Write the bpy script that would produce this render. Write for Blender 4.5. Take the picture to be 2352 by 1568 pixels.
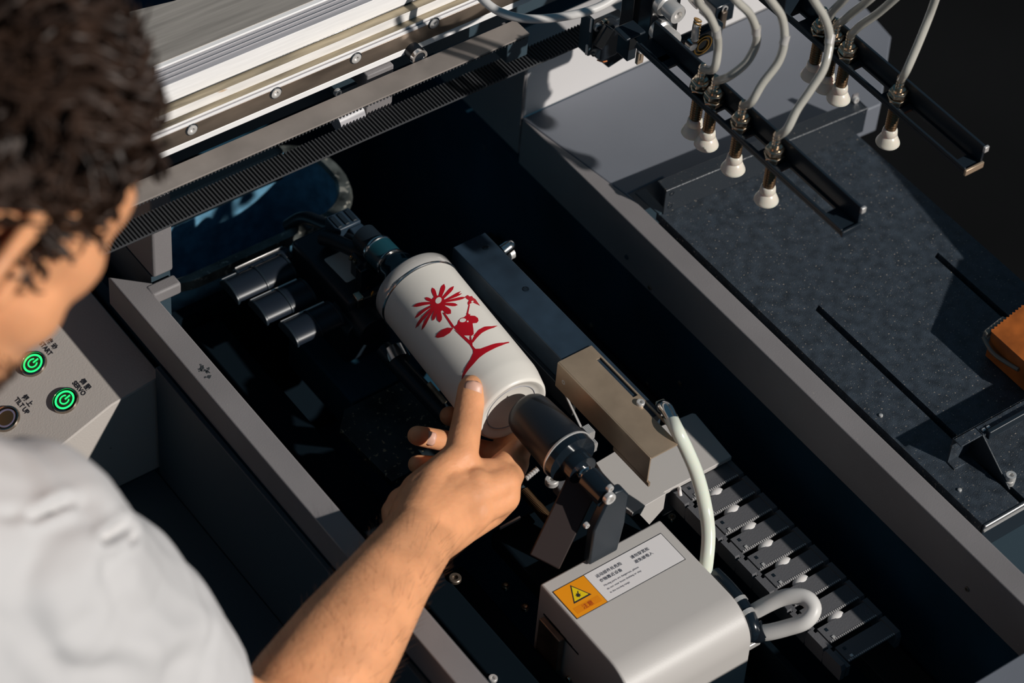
import bpy, bmesh, math, random
from mathutils import Vector, Matrix, noise
random.seed(7)
D = bpy.data; SC = bpy.context.scene; COL = SC.collection
for o in list(D.objects): D.objects.remove(o)
V = Vector
# ------------------------------------------------------------------ camera
F = 6600.0                                  # focal length in photo pixels (2352 wide)
RX = V((0.8058, -0.5888, 0.0634)); RD = V((-0.3947, -0.6137, -0.6838)); RF = V((0.4415, 0.5260, -0.7269))
CP = V((-0.9186, -1.1516, 1.5665))
cam = D.cameras.new('camera'); co = D.objects.new('camera', cam); COL.objects.link(co)
cam.sensor_width = 36; cam.lens = F / 2352 * 36; cam.clip_start = .05; cam.clip_end = 100
RX.normalize(); RF.normalize(); RD = RF.cross(RX).normalized(); RX = RD.cross(RF)
m = Matrix((RX, -RD, -RF)).transposed().to_4x4(); m.translation = CP; co.matrix_world = m
cam.dof.use_dof = True; cam.dof.focus_distance = 2.135; cam.dof.aperture_fstop = 5.6
SC.camera = co
def ray(x, y): return RX * ((x - 1176) / F) + RD * ((y - 784) / F) + RF
def P(x, y, d): return CP + ray(x, y) * d
def Z(x, y, z): r = ray(x, y); return CP + r * ((z - CP.z) / r.z)
def Y(x, y, v): r = ray(x, y); return CP + r * ((v - CP.y) / r.y)
def X(x, y, v): r = ray(x, y); return CP + r * ((v - CP.x) / r.x)
def PL(x, y, p0, n): r = ray(x, y); return CP + r * ((V(p0) - CP).dot(n) / r.dot(n))
# ------------------------------------------------------------------ light
SC.view_settings.view_transform = 'Standard'; SC.view_settings.look = 'None'
SC.view_settings.gamma = 1; SC.view_settings.use_curve_mapping = False; SC.view_settings.exposure = 0
SUN = V((0.63, -1.48, 1.0)).normalized()    # towards the sun
sl = D.lights.new('sun', 'SUN'); sl.energy = 3.7; sl.angle = math.radians(0.9); sl.color = (1.0, .955, .895)
so = D.objects.new('sun', sl); COL.objects.link(so); so.rotation_euler = SUN.to_track_quat('Z', 'Y').to_euler(); so.location = SUN * 5
w = D.worlds.new('world'); SC.world = w; w.use_nodes = True
w.node_tree.nodes['Background'].inputs[0].default_value = (.24, .63, 1.0, 1); w.node_tree.nodes['Background'].inputs[1].default_value = .088
# ------------------------------------------------------------------ materials
def mat(name, col, rough=.5, metal=0, bump=0, bscale=200, spec=.5, var=0, vscale=8, speck=None, sscale=600, sthr=.74,
        emit=0, trans=0, alpha=1, sss=0, coat=0, ior=1.45, stretch=None, speck_rough=None):
    m = D.materials.new(name); m.use_nodes = True; nt = m.node_tree; b = nt.nodes['Principled BSDF']; L = nt.links.new
    b.inputs['Base Color'].default_value = (*col, 1); b.inputs['Roughness'].default_value = rough
    b.inputs['Metallic'].default_value = metal; b.inputs['Specular IOR Level'].default_value = spec
    b.inputs['IOR'].default_value = ior; b.inputs['Alpha'].default_value = alpha
    b.inputs['Transmission Weight'].default_value = trans; b.inputs['Coat Weight'].default_value = coat
    if sss:
        b.inputs['Subsurface Weight'].default_value = sss; b.inputs['Subsurface Radius'].default_value = (.012, .004, .002); b.inputs['Subsurface Scale'].default_value = .6
    if emit:
        b.inputs['Emission Color'].default_value = (*col, 1); b.inputs['Emission Strength'].default_value = emit
    tc = nt.nodes.new('ShaderNodeTexCoord'); co_ = tc.outputs['Object']
    if stretch:
        mp = nt.nodes.new('ShaderNodeMapping'); mp.inputs['Scale'].default_value = stretch; L(co_, mp.inputs[0]); co_ = mp.outputs[0]
    cur = None
    if var:
        n = nt.nodes.new('ShaderNodeTexNoise'); n.inputs['Scale'].default_value = vscale; n.inputs['Detail'].default_value = 5; L(co_, n.inputs['Vector'])
        r = nt.nodes.new('ShaderNodeMapRange'); r.inputs['From Min'].default_value = .3; r.inputs['From Max'].default_value = .7
        r.inputs['To Min'].default_value = 1 - var; r.inputs['To Max'].default_value = 1 + var; L(n.outputs[0], r.inputs[0])
        x = nt.nodes.new('ShaderNodeMix'); x.data_type = 'RGBA'; x.blend_type = 'MULTIPLY'; x.inputs[0].default_value = 1
        x.inputs['A'].default_value = (*col, 1); L(r.outputs[0], x.inputs['B']); cur = x.outputs['Result']
    if speck:
        n = nt.nodes.new('ShaderNodeTexNoise'); n.inputs['Scale'].default_value = sscale; n.inputs['Detail'].default_value = 2; L(co_, n.inputs['Vector'])
        r = nt.nodes.new('ShaderNodeMapRange'); r.inputs['From Min'].default_value = sthr; r.inputs['From Max'].default_value = sthr + .04; L(n.outputs[0], r.inputs[0])
        x = nt.nodes.new('ShaderNodeMix'); x.data_type = 'RGBA'; L(r.outputs[0], x.inputs[0])
        x.inputs['A'].default_value = (*col, 1); x.inputs['B'].default_value = (*speck, 1)
        if cur: L(cur, x.inputs['A'])
        cur = x.outputs['Result']
    if cur: L(cur, b.inputs['Base Color'])
    if bump:
        n = nt.nodes.new('ShaderNodeTexNoise'); n.inputs['Scale'].default_value = bscale; n.inputs['Detail'].default_value = 3; L(co_, n.inputs['Vector'])
        bp = nt.nodes.new('ShaderNodeBump'); bp.inputs['Strength'].default_value = bump; bp.inputs['Distance'].default_value = .001
        L(n.outputs[0], bp.inputs['Height']); L(bp.outputs[0], b.inputs['Normal'])
    return m
M = {}
M['gray'] = mat('grey_powder_coat', (.205, .192, .195), .55, bump=.15, bscale=900, var=.1, vscale=12, speck=(.34, .3, .27), sscale=420, sthr=.73)
M['deck'] = mat('grey_deck_paint', (.158, .170, .198), .5, bump=.1, bscale=900, var=.06, speck=(.4, .4, .4), sscale=160, sthr=.8)
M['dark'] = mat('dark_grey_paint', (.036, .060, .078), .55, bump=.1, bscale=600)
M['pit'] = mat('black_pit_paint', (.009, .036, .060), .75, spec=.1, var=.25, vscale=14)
M['shadeblack'] = mat('shade_black', (.004, .008, .012), .9, spec=.03)  # near-black base colour stands in for shade on the pit parts
M['floor'] = mat('shade_dark_floor', (.006, .0062, .0066), .9, spec=.08, var=.2, vscale=3)  # the floor's shade is put into its base colour
M['plate'] = mat('black_grained_powder_coat', (.033, .043, .056), .42, bump=.6, bscale=1100, speck=(.30, .26, .22), sscale=560, sthr=.665, var=.4, vscale=110)
M['black'] = mat('black_anodised', (.011, .018, .026), .38, bump=.08, bscale=500)
M['blackblue'] = mat('blue_black_anodised', (.018, .033, .052), .42, var=.3, vscale=40, speck=(.14, .14, .14), sscale=300, sthr=.76)
M['gloss'] = mat('glossy_black', (.008, .013, .019), .18, coat=.3)
M['satin'] = mat('satin_black_nylon', (.010, .015, .024), .38, speck=(.35, .35, .38), sscale=300, sthr=.78)
M['barblack'] = mat('stop_bar_paint', (.022, .028, .036), .33, bump=.25, bscale=1100, speck=(.22, .2, .17), sscale=560, sthr=.7)
M['rubber'] = mat('black_rubber', (.009, .013, .019), .40)
M['white'] = mat('white_panel_paint', (.62, .60, .60), .5)
M['alu'] = mat('satin_aluminium', (.88, .865, .86), .42, var=.06, vscale=30, stretch=(1, 20, 20))
M['alustain'] = mat('stained_aluminium', (.84, .81, .78), .4, var=.1, vscale=30, stretch=(1, 8, 8), speck=(.55, .33, .14), sscale=22, sthr=.66)
M['alugray'] = mat('grey_aluminium', (.40, .39, .41), .4, var=.12, vscale=25, stretch=(.6, 25, 25))
M['steel'] = mat('oily_steel', (.24, .19, .15), .36, metal=.75, var=.45, vscale=14, stretch=(1, 3, 3))
M['tan'] = mat('oiled_rail', (.33, .275, .19), .42, metal=.25, var=.7, vscale=16, stretch=(.8, 6, 6))
M['sheet'] = mat('brushed_sheet', (.40, .36, .32), .4, metal=.3, var=.18, vscale=14, stretch=(1, 18, 18))
M['chrome'] = mat('chrome', (.75, .72, .70), .16, metal=1)
M['zinc'] = mat('zinc_bolt', (.74, .72, .70), .35, metal=.55)
M['brass'] = mat('nickel_brass', (.62, .50, .38), .22, metal=1)
M['bronze'] = mat('dark_bronze_thread', (.20, .12, .065), .32, metal=.9)
M['gold'] = mat('brass_thread', (.55, .30, .07), .3, metal=.9)
M['cover'] = mat('silver_grey_paint', (.49, .465, .445), .42, bump=.05, bscale=900, speck=(.35, .33, .31), sscale=300, sthr=.8)
M['ltgray'] = mat('light_grey_panel_paint', (.50, .455, .42), .6, bump=.18, bscale=700, speck=(.22, .2, .18), sscale=260, sthr=.76)
M['brownsteel'] = mat('bronze_steel', (.50, .375, .265), .33, metal=.55, var=.18, vscale=30)
M['belt'] = mat('worn_belt_back', (.23, .20, .18), .55, var=.18, vscale=30)
M['beltdark'] = mat('belt_rubber', (.04, .042, .046), .6)
M['chain'] = mat('drag_chain_nylon', (.10, .10, .108), .5, bump=.25, bscale=700, speck=(.2, .17, .14), sscale=500, sthr=.74)
M['plug'] = mat('white_nylon', (.78, .74, .72), .5, sss=.1)
M['can'] = mat('cream_white_can', (.74, .70, .64), .38, bump=.02, bscale=900)
M['rim'] = mat('pale_clear_rim', (.62, .59, .56), .12, trans=.25, coat=.6)
M['red'] = mat('red_print', (.45, .003, .012), .42)
M['tin'] = mat('shaded_tin', (.5, .46, .42), .4)
M['cup'] = mat('milky_silicone', (.82, .74, .64), .28, sss=.3, trans=.15)
M['hose'] = mat('clear_hose', (.72, .69, .62), .12, trans=.45, coat=.6, ior=1.2)
M['airtube'] = mat('milky_air_tube', (.74, .78, .68), .22, sss=.3, coat=.3)
M['cable'] = mat('pale_grey_cable', (.66, .64, .62), .42)
M['orange'] = mat('orange_label', (.86, .31, .008), .4)
M['yellow'] = mat('yellow_sign', (.80, .58, .01), .4)
M['label'] = mat('white_label', (.76, .73, .73), .4)
M['ink'] = mat('black_ink', (.02, .022, .03), .5)
M['inkmid'] = mat('dark_grey_ink', (.10, .105, .13), .5)
M['inkgray'] = mat('grey_ink', (.22, .22, .25), .5)
M['inkred'] = mat('red_ink', (.45, .05, .01), .5)
M['motorlabel'] = mat('faded_motor_label', (.62, .60, .56), .5, var=.1)
M['teal'] = mat('dark_teal_band', (.010, .055, .075), .3)
M['green'] = mat('green_led', (.02, 1.0, .22), .4, emit=1.0)
M['violet'] = mat('unlit_led_ring', (.20, .18, .27), .3)
M['bezel'] = mat('chromed_bezel', (.42, .36, .30), .12, metal=1)
M['cap'] = mat('brushed_cap', (.40, .26, .12), .3, metal=1)
M['blue'] = mat('blue_tub_plastic', (.11, .27, .40), .6, var=.35, vscale=90)
M['tubrim'] = mat('scuffed_rim', (.09, .10, .095), .35, metal=.3, var=.8, vscale=60, speck=(.35, .34, .3), sscale=160, sthr=.62)
M['card'] = mat('brown_taped_cardboard', (.46, .125, .022), .42, var=.3, vscale=60, coat=.25)
M['tape'] = mat('clear_tape_edge', (.45, .40, .33), .08, trans=.6, coat=.7)
M['ochre'] = mat('ochre_flat', (.30, .19, .06), .7)
M['brownbar'] = mat('brown_black_bar', (.020, .011, .010), .5)
M['skin'] = mat('skin', (.77, .352, .172), .5, sss=.3, bump=.3, bscale=300, var=.16, vscale=34)
M['nail'] = mat('fingernail', (.74, .40, .30), .42, sss=.15)
M['hair'] = mat('dark_brown_hair', (.032, .017, .011), .48, spec=.35, var=.5, vscale=40)
M['shirt'] = mat('white_cotton', (.575, .560, .560), .9, bump=.15, bscale=1500)
M['trousers'] = mat('dark_denim', (.03, .035, .05), .9)
M['eye'] = mat('eye_white', (.8, .78, .75), .2)
# ------------------------------------------------------------------ mesh helpers
class MB:
    def __init__(s): s.v = []; s.f = []; s.mi = []
    def add(s, vs, fs, mi=0):
        n = len(s.v); s.v += [V(v) for v in vs]; s.f += [[i + n for i in f] for f in fs]; s.mi += [mi] * len(fs); return s
    def box(s, a, b, mi=0):
        x0, y0, z0 = [min(p, q) for p, q in zip(a, b)]; x1, y1, z1 = [max(p, q) for p, q in zip(a, b)]
        return s.add([(x0, y0, z0), (x1, y0, z0), (x1, y1, z0), (x0, y1, z0), (x0, y0, z1), (x1, y0, z1), (x1, y1, z1), (x0, y1, z1)],
                     [(0, 3, 2, 1), (4, 5, 6, 7), (0, 1, 5, 4), (1, 2, 6, 5), (2, 3, 7, 6), (3, 0, 4, 7)], mi)
    def obox(s, c, ax, ay, az, mi=0):               # box by centre and three half-axis vectors
        c = V(c); vs = [c + sx * ax + sy * ay + sz * az for sz in (-1, 1) for sx, sy in ((-1, -1), (1, -1), (1, 1), (-1, 1))]
        return s.add(vs, [(0, 3, 2, 1), (4, 5, 6, 7), (0, 1, 5, 4), (1, 2, 6, 5), (2, 3, 7, 6), (3, 0, 4, 7)], mi)
    def prism(s, poly, off, mi=0):                  # 3-D polygon extruded by the vector off
        n = len(poly); off = V(off); vs = [V(p) for p in poly] + [V(p) + off for p in poly]
        return s.add(vs, [tuple(range(n)), tuple(range(2 * n - 1, n - 1, -1))] + [(i, n + i, n + (i + 1) % n, (i + 1) % n) for i in range(n)], mi)
    def lathe(s, o, ax, prof, n=32, mi=0, caps=True, ph=0):
        o = V(o); ax = V(ax).normalized(); u = ax.orthogonal().normalized(); w_ = ax.cross(u); vs = []; fs = []
        for t, r in prof:
            for k in range(n):
                a = 2 * math.pi * k / n + ph; vs.append(o + ax * t + (u * math.cos(a) + w_ * math.sin(a)) * max(r, 1e-5))
        for i in range(len(prof) - 1):
            for k in range(n): fs.append((i * n + k, i * n + (k + 1) % n, (i + 1) * n + (k + 1) % n, (i + 1) * n + k))
        if caps: fs.append(tuple(range(n - 1, -1, -1))); fs.append(tuple(range((len(prof) - 1) * n, len(prof) * n)))
        return s.add(vs, fs, mi)
    def cyl(s, a, b, r, n=20, mi=0, r2=None): a = V(a); b = V(b); return s.lathe(a, b - a, [(0, r), ((b - a).length, r if r2 is None else r2)], n, mi)
    def tube(s, pts, r, n=12, mi=0, sub=6, caps=True):
        pts = [V(p) for p in pts]; c = []
        for i in range(len(pts) - 1):
            p0 = pts[max(i - 1, 0)]; p1 = pts[i]; p2 = pts[i + 1]; p3 = pts[min(i + 2, len(pts) - 1)]
            for k in range(sub):
                t = k / sub; c.append(.5 * ((2 * p1) + (p2 - p0) * t + (2 * p0 - 5 * p1 + 4 * p2 - p3) * t * t + (3 * p1 - p0 - 3 * p2 + p3) * t ** 3))
        c.append(pts[-1]); vs = []; fs = []; u = None
        for i, p in enumerate(c):
            tg = (c[min(i + 1, len(c) - 1)] - c[max(i - 1, 0)]).normalized()
            u = tg.orthogonal().normalized() if u is None else (u - tg * u.dot(tg)).normalized(); w_ = tg.cross(u)
            rr = r(i / (len(c) - 1)) if callable(r) else r
            for k in range(n): a = 2 * math.pi * k / n; vs.append(p + (u * math.cos(a) + w_ * math.sin(a)) * rr)
        for i in range(len(c) - 1):
            for k in range(n): fs.append((i * n + k, i * n + (k + 1) % n, (i + 1) * n + (k + 1) % n, (i + 1) * n + k))
        if caps: fs.append(tuple(range(n - 1, -1, -1))); fs.append(tuple(range((len(c) - 1) * n, len(c) * n)))
        return s.add(vs, fs, mi)
    def sph(s, c, r, n=14, sc=(1, 1, 1), R=None):
        vs = []; fs = []; c = V(c); k = n // 2
        for i in range(k + 1):
            for j in range(n):
                t = math.pi * i / k; a = 2 * math.pi * j / n
                p = V((math.sin(t) * math.cos(a) * sc[0], math.sin(t) * math.sin(a) * sc[1], math.cos(t) * sc[2])) * r
                vs.append(c + (R @ p if R else p))
        for i in range(k):
            for j in range(n): fs.append((i * n + j, (i + 1) * n + j, (i + 1) * n + (j + 1) % n, i * n + (j + 1) % n))
        return s.add(vs, fs)
    def mesh(s, name, mats):
        me = D.meshes.new(name); me.from_pydata([tuple(v) for v in s.v], [], s.f); mats = mats if isinstance(mats, (list, tuple)) else [mats]
        for q in mats: me.materials.append(q)
        me.polygons.foreach_set('material_index', s.mi)
        bm = bmesh.new(); bm.from_mesh(me); bmesh.ops.remove_doubles(bm, verts=bm.verts, dist=1e-6); bmesh.ops.recalc_face_normals(bm, faces=bm.faces); bm.to_mesh(me); bm.free()
        return me
    def build(s, name, mats, parent=None, bevel=0, smooth=0, seg=2):
        return link(name, s.mesh(name, mats), parent, bevel, smooth, seg)
def link(name, me, parent=None, bevel=0, smooth=0, seg=2):
    o = D.objects.new(name, me); COL.objects.link(o)
    if parent: put(o, parent)
    if bevel:
        b = o.modifiers.new('bevel', 'BEVEL'); b.width = bevel; b.segments = seg; b.limit_method = 'ANGLE'; b.angle_limit = math.radians(40); b.harden_normals = False
    if smooth or bevel: shade(me, smooth or 35)
    return o
def shade(me, deg):
    for p in me.polygons: p.use_smooth = True
    bm = bmesh.new(); bm.from_mesh(me); lim = math.radians(deg)
    for e in bm.edges: e.smooth = not (len(e.link_faces) == 2 and e.calc_face_angle(0) > lim)
    bm.to_mesh(me); bm.free()
def wloc(o):
    l = V((0, 0, 0))
    while o: l = l + o.location; o = o.parent
    return l
def put(o, p): o.parent = p; o.location = o.location - wloc(p)
def thing(name, label, cat, loc=(0, 0, 0), group=None):
    o = D.objects.new(name, None); COL.objects.link(o); o.location = loc; o.empty_display_size = .02
    o['label'] = label; o['category'] = cat
    if group: o['group'] = group
    return o
def tag(o, label, cat, group=None):
    o['label'] = label; o['category'] = cat
    if group: o['group'] = group
    return o
def part(o, label): o['label'] = label; return o
def text(name, body, size, p, xd, yd, m, parent, align='LEFT', lift=.0002, bold=0):
    c = D.curves.new(name, 'FONT'); c.body = body; c.size = size; c.align_x = align; c.extrude = .00003; c.offset = bold; c.resolution_u = 3
    t = D.objects.new(name, c); COL.objects.link(t); bpy.context.view_layer.update()
    me = D.meshes.new_from_object(t.evaluated_get(bpy.context.evaluated_depsgraph_get())); D.objects.remove(t)
    xd = V(xd).normalized(); n = xd.cross(V(yd)).normalized(); yd = n.cross(xd)
    Mx = Matrix((xd, yd, n)).transposed().to_4x4(); Mx.translation = V(p) + n * lift; me.transform(Mx)
    me.materials.clear(); me.materials.append(m); return link(name, me, parent)
def screw(c, n, r, parent, m, name='screw', h=.003, socket=.5):
    c = V(c); n = V(n).normalized()
    o = MB().lathe(c - n * .0005, n, [(0, r), (h * .8, r), (h, r * .88), (h, r * socket), (h * .35, r * socket * .95), (h * .3, .0001)], 16).build(name, m, parent, smooth=30)
    return o
AX, AY, AZ = V((1, 0, 0)), V((0, 1, 0)), V((0, 0, 1))
exec_parts = []
# ================================================================== SETTING
fl = MB().box((-3, -3, -1.0), (3, 3, -.95)).build('floor', M['floor']); fl['kind'] = 'structure'
# ================================================================== PRINTER FRAME
fr = thing('printer_frame', 'dark grey steel printer frame around the open black pit', 'machine frame', (0, 0, -.95))
YB, YN = .178, -.4475                        # back panel line, near cross bar line
mb = MB().prism([(-.1855, -.62, 0), (-.166, -.62, 0), (-.166, .1655, 0), (-.1601, .178, 0), (-.1855, .2025, 0)], (0, 0, -.03))
mb.build('left_rail', M['gray'], fr, bevel=.0012)
MB().box((-.168, .1665, -.011), (-.1425, .1785, .0005)).build('rail_tab', M['gray'], fr, bevel=.002)
mb = MB().prism([(-.1425, .178, .0045), (-.1425, .33, .0045), (-.1601, .33, .0045), (-.1601, .178, .0045)], (0, 0, .108)).build('rear_post', M['gray'], fr, bevel=.0022, seg=3)
MB().box((-.1601, .1815, -.3), (-.1435, .33, .004)).build('post_foot', M['dark'], fr)
MB().prism([(.1862, -.62, 0), (.2058, -.62, 0), (.2052, .045, 0), (.1862, .178, 0)], (0, 0, -.05)).build('right_rail', M['gray'], fr, bevel=.0012)
MB().prism([(.2052, .045, 0), (.2052, .062, 0), (.24, .062, 0), (.24, .046, 0), (.4205, .035, 0), (.4475, .0335, 0), (.5115, .0935, 0), (.525, .178, 0), (.1862, .178, 0)], (0, 0, -.03)).build('deck_panel', M['deck'], fr, bevel=.0012)
MB().box((.1880, .178, 0), (.56, .205, .068)).build('back_panel', M['white'], fr, bevel=.0008)
MB().box((.1855, .1785, -.04), (.1885, .30, .075)).build('housing_side', M['gray'], fr, bevel=.0008)
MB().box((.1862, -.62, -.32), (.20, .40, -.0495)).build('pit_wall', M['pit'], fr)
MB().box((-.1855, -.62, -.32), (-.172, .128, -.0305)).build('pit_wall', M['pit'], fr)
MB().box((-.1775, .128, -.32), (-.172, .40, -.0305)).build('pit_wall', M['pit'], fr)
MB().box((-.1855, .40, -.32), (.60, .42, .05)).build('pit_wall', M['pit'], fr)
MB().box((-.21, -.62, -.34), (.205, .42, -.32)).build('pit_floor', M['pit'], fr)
MB().prism([(-.1855, -.4475, -.0005), (.1862, -.4475, -.0005), (.1862, -.62, -.0005), (-.1855, -.62, -.0005)], (0, 0, -.06)).build('front_crossbar', M['deck'], fr, bevel=.0012)
# outer skirt on the operator side: a stepped sheet
MB().box((-.1905, -.62, -.30), (-.1858, .128, -.0305)).build('side_skirt', M['dark'], fr, bevel=.001)
MB().box((-.47, -.62, -.172), (-.1906, .50, -.152)).build('side_shelf', M['dark'], fr, bevel=.0015)
MB().box((-.205, -.60, -.95), (-.175, -.57, -.30)).build('frame_leg', M['dark'], fr)
MB().box((-.205, .36, -.95), (-.175, .39, -.30)).build('frame_leg', M['dark'], fr)
MB().box((.55, -.60, -.95), (.58, -.57, -.30)).build('frame_leg', M['dark'], fr)
MB().box((.55, .36, -.95), (.58, .39, -.30)).build('frame_leg', M['dark'], fr)
MB().box((.205, -.60, -.34), (.57, .42, -.30)).build('under_tray', M['dark'], fr)
for px, py in ((1440, 590), (1359, 747), (1108, 560), (1493, 660), (1487, 882), (2222, 1352), (1113, 338), (1562, 880)):
    screw(X(px, py, .1862), (-1, 0, 0), .0022, fr, M['dark'] if py < 600 else M['steel'], h=.0015)
MB().prism([Y(980, 297, .399), Y(1030, 305, .399), Y(1028, 352, .399)], (0, -.004, 0)).build('ochre_triangle', M['ochre'], fr)  # small flat ochre triangle on the back pit wall
# pit innards: long rails, carriage plates, bolts
MB().box((-.118, -.60, -.13), (-.090, .20, -.095)).build('slide_rail', M['shadeblack'], fr, bevel=.002)
MB().box((-.089, -.60, -.16), (-.064, -.10, -.115)).build('slide_rail', M['shadeblack'], fr, bevel=.002)
MB().box((.070, -.60, -.15), (.076, -.20, -.10)).build('slide_rail', M['shadeblack'], fr, bevel=.001)
MB().box((-.155, -.60, -.2), (-.130, .20, -.14)).build('slide_rail', M['shadeblack'], fr, bevel=.002)
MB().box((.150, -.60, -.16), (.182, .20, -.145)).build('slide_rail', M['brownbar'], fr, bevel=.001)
for px, py, z, r in ((1045, 1330, -.095, .0048), (1161, 1347, -.115, .0032), (1206, 1396, -.115, .0032), (1132, 1560, -.095, .0034), (818, 1190, -.14, .003), (770, 1132, -.14, .003), (2052, 1458, -.145, .0035), (1543, 1190, -.145, .0035)):
    screw(Z(px, py, z), AZ, r, fr, M['brass'] if px > 1150 else M['zinc'] if px == 1132 else M['steel'])
MB().cyl(Z(880, 800, -.06), Z(1030, 960, -.075), .0075).build('guide_shaft', M['black'], fr, smooth=30)
MB().cyl(Z(905, 805, -.06), Z(918, 830, -.0615), .0095).build('shaft_collar', M['chrome'], fr, smooth=30)
MB().cyl(Z(985, 880, -.061), Z(1022, 925, -.066), .0020).build('bright_shaft', M['tan'], fr, smooth=30)
pp = [Z(*q, -.10) for q in ((790, 940), (962, 855), (1030, 935), (1075, 1010), (900, 1105), (780, 985))]
MB().prism(pp, (0, 0, -.008)).build('scuffed_plate', mat('scuffed_black_plate', (.018, .028, .034), .35, speck=(.30, .25, .16), sscale=240, sthr=.64, var=.8, vscale=30), fr, bevel=.0006)
# ================================================================== GANTRY
ga = thing('gantry_beam', 'polished aluminium gantry beam with bolted guide rail across the top', 'gantry beam', (0, .2, .1))
XA, XB = -.36, .60
y, z = .166, Y(700, 224, .166).z
prof = [(y, z)]; names = []
for py, kind, mname, nm in ((211, 'v', 'alu', 'lower_lip'), (176, 'v', 'steel', 'guide_rail'), (169, 'v', 'alu', 'rail_lip'), (166, 'h', 'alugray', 'rail_groove'), (160, 'v', 'alu', 'rail_lip'), (147, 'h', 'tan', 'rail_step'), (127, 'v', 'alustain', 'rail_face'),
                            (109, 'h', 'tan', 'oiled_ledge'), (106, 'v', 'gloss', 'dark_seam'), (65, 'v', 'alu', 'bright_face'), (23, 'h', 'alugray', 'ribbed_top'), (19, 'v', 'alu', 'bright_edge')):
    if kind == 'v': z = Y(700, py, y).z
    else: y = Z(700, py, z).y
    prof.append((y, z)); names.append((mname, nm))
for i, (mname, nm) in enumerate(names):
    (y0, z0), (y1, z1) = prof[i], prof[i + 1]; t = .012
    if abs(y1 - y0) < 1e-6: MB().box((XA, y0, z0), (XB, y0 + t, z1 - .00005)).build(nm, M[mname], ga, bevel=.0004)
    else: MB().box((XA, y0 + .0001, z0 - t), (XB, y1 + t, z0 - .00002)).build(nm, M[mname], ga)
yt, zt = prof[-1]
for k in range(3): MB().box((XA, prof[-3][0] + (yt - prof[-3][0]) * (.25 + .25 * k), prof[-3][1]), (XB, prof[-3][0] + (yt - prof[-3][0]) * (.28 + .25 * k), prof[-3][1] + .0012)).build('rib', M['alugray'], ga, bevel=.0003)
MB().prism([(XA, yt + .004, zt + .0004), (XB, yt + .004, zt + .0004), Z(700, -100, zt + .0004), Z(400, 2, zt + .0004), Z(300, 26, zt + .0004), Z(215, 58, zt + .0004), V((XA, Z(150, 90, zt).y, zt + .0004))], (0, 0, -.004)).build('top_sheet', M['sheet'], ga)
MB().box((XA, .19, .10), (XB, .24, prof[0][1] + .02)).build('beam_core', M['dark'], ga)
yr = prof[1][0]
for px, py in ((440, 297), (633, 213), (817, 133), (996, 53)):
    c = Y(px, py, yr)
    MB().lathe(c, -AY, [(-.004, .0042), (.0012, .0042), (.0015, .0033), (.0015, .002), (.0002, .0018), (.0002, .0001)], 18).build('rail_bolt', M['zinc'], ga, smooth=30)
    MB().lathe(c, -AY, [(.0, .0052), (.0004, .0052), (.0004, .0040), (.0, .0040)], 18, caps=False).build('counterbore', M['gloss'], ga, smooth=30)
# bracket, roller and clip on the underside
a = Y(842, 225, .162); b = Y(905, 150, .162)
MB().box((a.x, .162, .094), (b.x, .19, prof[0][1] - .0008)).build('hanger_block', M['gray'], ga, bevel=.001)
a = Y(963, 131, .156)
MB().cyl(a + V((0, .026, 0)), a, .0066, 22).build('roller', M['rubber'], ga, smooth=30)
MB().lathe(a, -AY, [(-.002, .0071), (.001, .0068), (.001, .0048), (-.001, .004), (-.001, .0001)], 22).build('roller_cap', M['chrome'], ga, smooth=30)
MB().cyl(Y(770, 280, .1665), Y(826, 252, .1665), .0085, 18).build('clip', M['alugray'], ga, smooth=30)
MB().box(Y(775, 212, .168), Y(775, 212, .168) + V((.018, .01, -.006))).build('small_plate', M['dark'], ga)
screw(Y(774, 211, .168), -AY, .0032, ga, M['zinc'])
rsm = random.Random(9); sm = MB()
for k in range(16):
    c = Z(468 + rsm.gauss(0, 11), 851 + rsm.gauss(0, 6), .00005); r_ = rsm.uniform(.0005, .0022); n_ = 9
    sm.prism([c + V((math.cos(2 * math.pi * i / n_), math.sin(2 * math.pi * i / n_), 0)) * r_ * rsm.uniform(.5, 1.2) for i in range(n_)], (0, 0, .00008))
part(sm.build('grease_smudge', mat('grease_smudge', (.035, .04, .045), .6), fr), 'dark greasy smudge on the rail')
# ------------------------------------------------------------------ timing belt
bt = thing('timing_belt', 'ribbed black timing belt with worn brown back under the gantry', 'belt', (0, .145, .1))
yb0, yb1 = .135, .1545
zu = Y(345, 455, yb0).z; zl = Y(700, 381, yb0).z
xu = Y(1218, 72, yb0).x; xl = Y(1395, 62, yb0).x
MB().box((XA, yb0, zu - .0014), (xu, yb1, zu)).build('upper_run', M['belt'], bt, bevel=.0003)
MB().box((XA, yb0, zl - .0018), (xl, yb1, zl - .0002)).build('lower_run', M['beltdark'], bt, bevel=.0003)
MB().box((xu - .02, yb0 + .001, zu - .022), (xu, yb1, zu - .0015)).build('belt_clamp', M['dark'], bt, bevel=.001)
pitch = .003; tm = MB().prism([(-.0009, yb0, 0), (.0009, yb0, 0), (.0006, yb0, .0015), (-.0006, yb0, .0015)], (0, yb1 - yb0, 0)).mesh('belt_tooth', M['beltdark'])
x0t = Y(250, 590, yb0).x; n = int((xl - x0t) / pitch)
for k in range(min(n, 220)):
    o = link('tooth', tm); o.location = (x0t + k * pitch, 0, zl - .0003); put(o, bt)
tm2 = MB()
for k in range(int((xu - x0t) / pitch)): tm2.prism([(x0t + k * pitch - .0008, yb0 - .0002, zu - .0013), (x0t + k * pitch + .0008, yb0 - .0002, zu - .0013), (x0t + k * pitch + .0005, yb0 - .0002, zu - .0028), (x0t + k * pitch - .0005, yb0 - .0002, zu - .0028)], (0, yb1 - yb0, 0))
o = tm2.build('underside_teeth', M['beltdark'], bt); o['kind'] = 'stuff'
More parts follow.
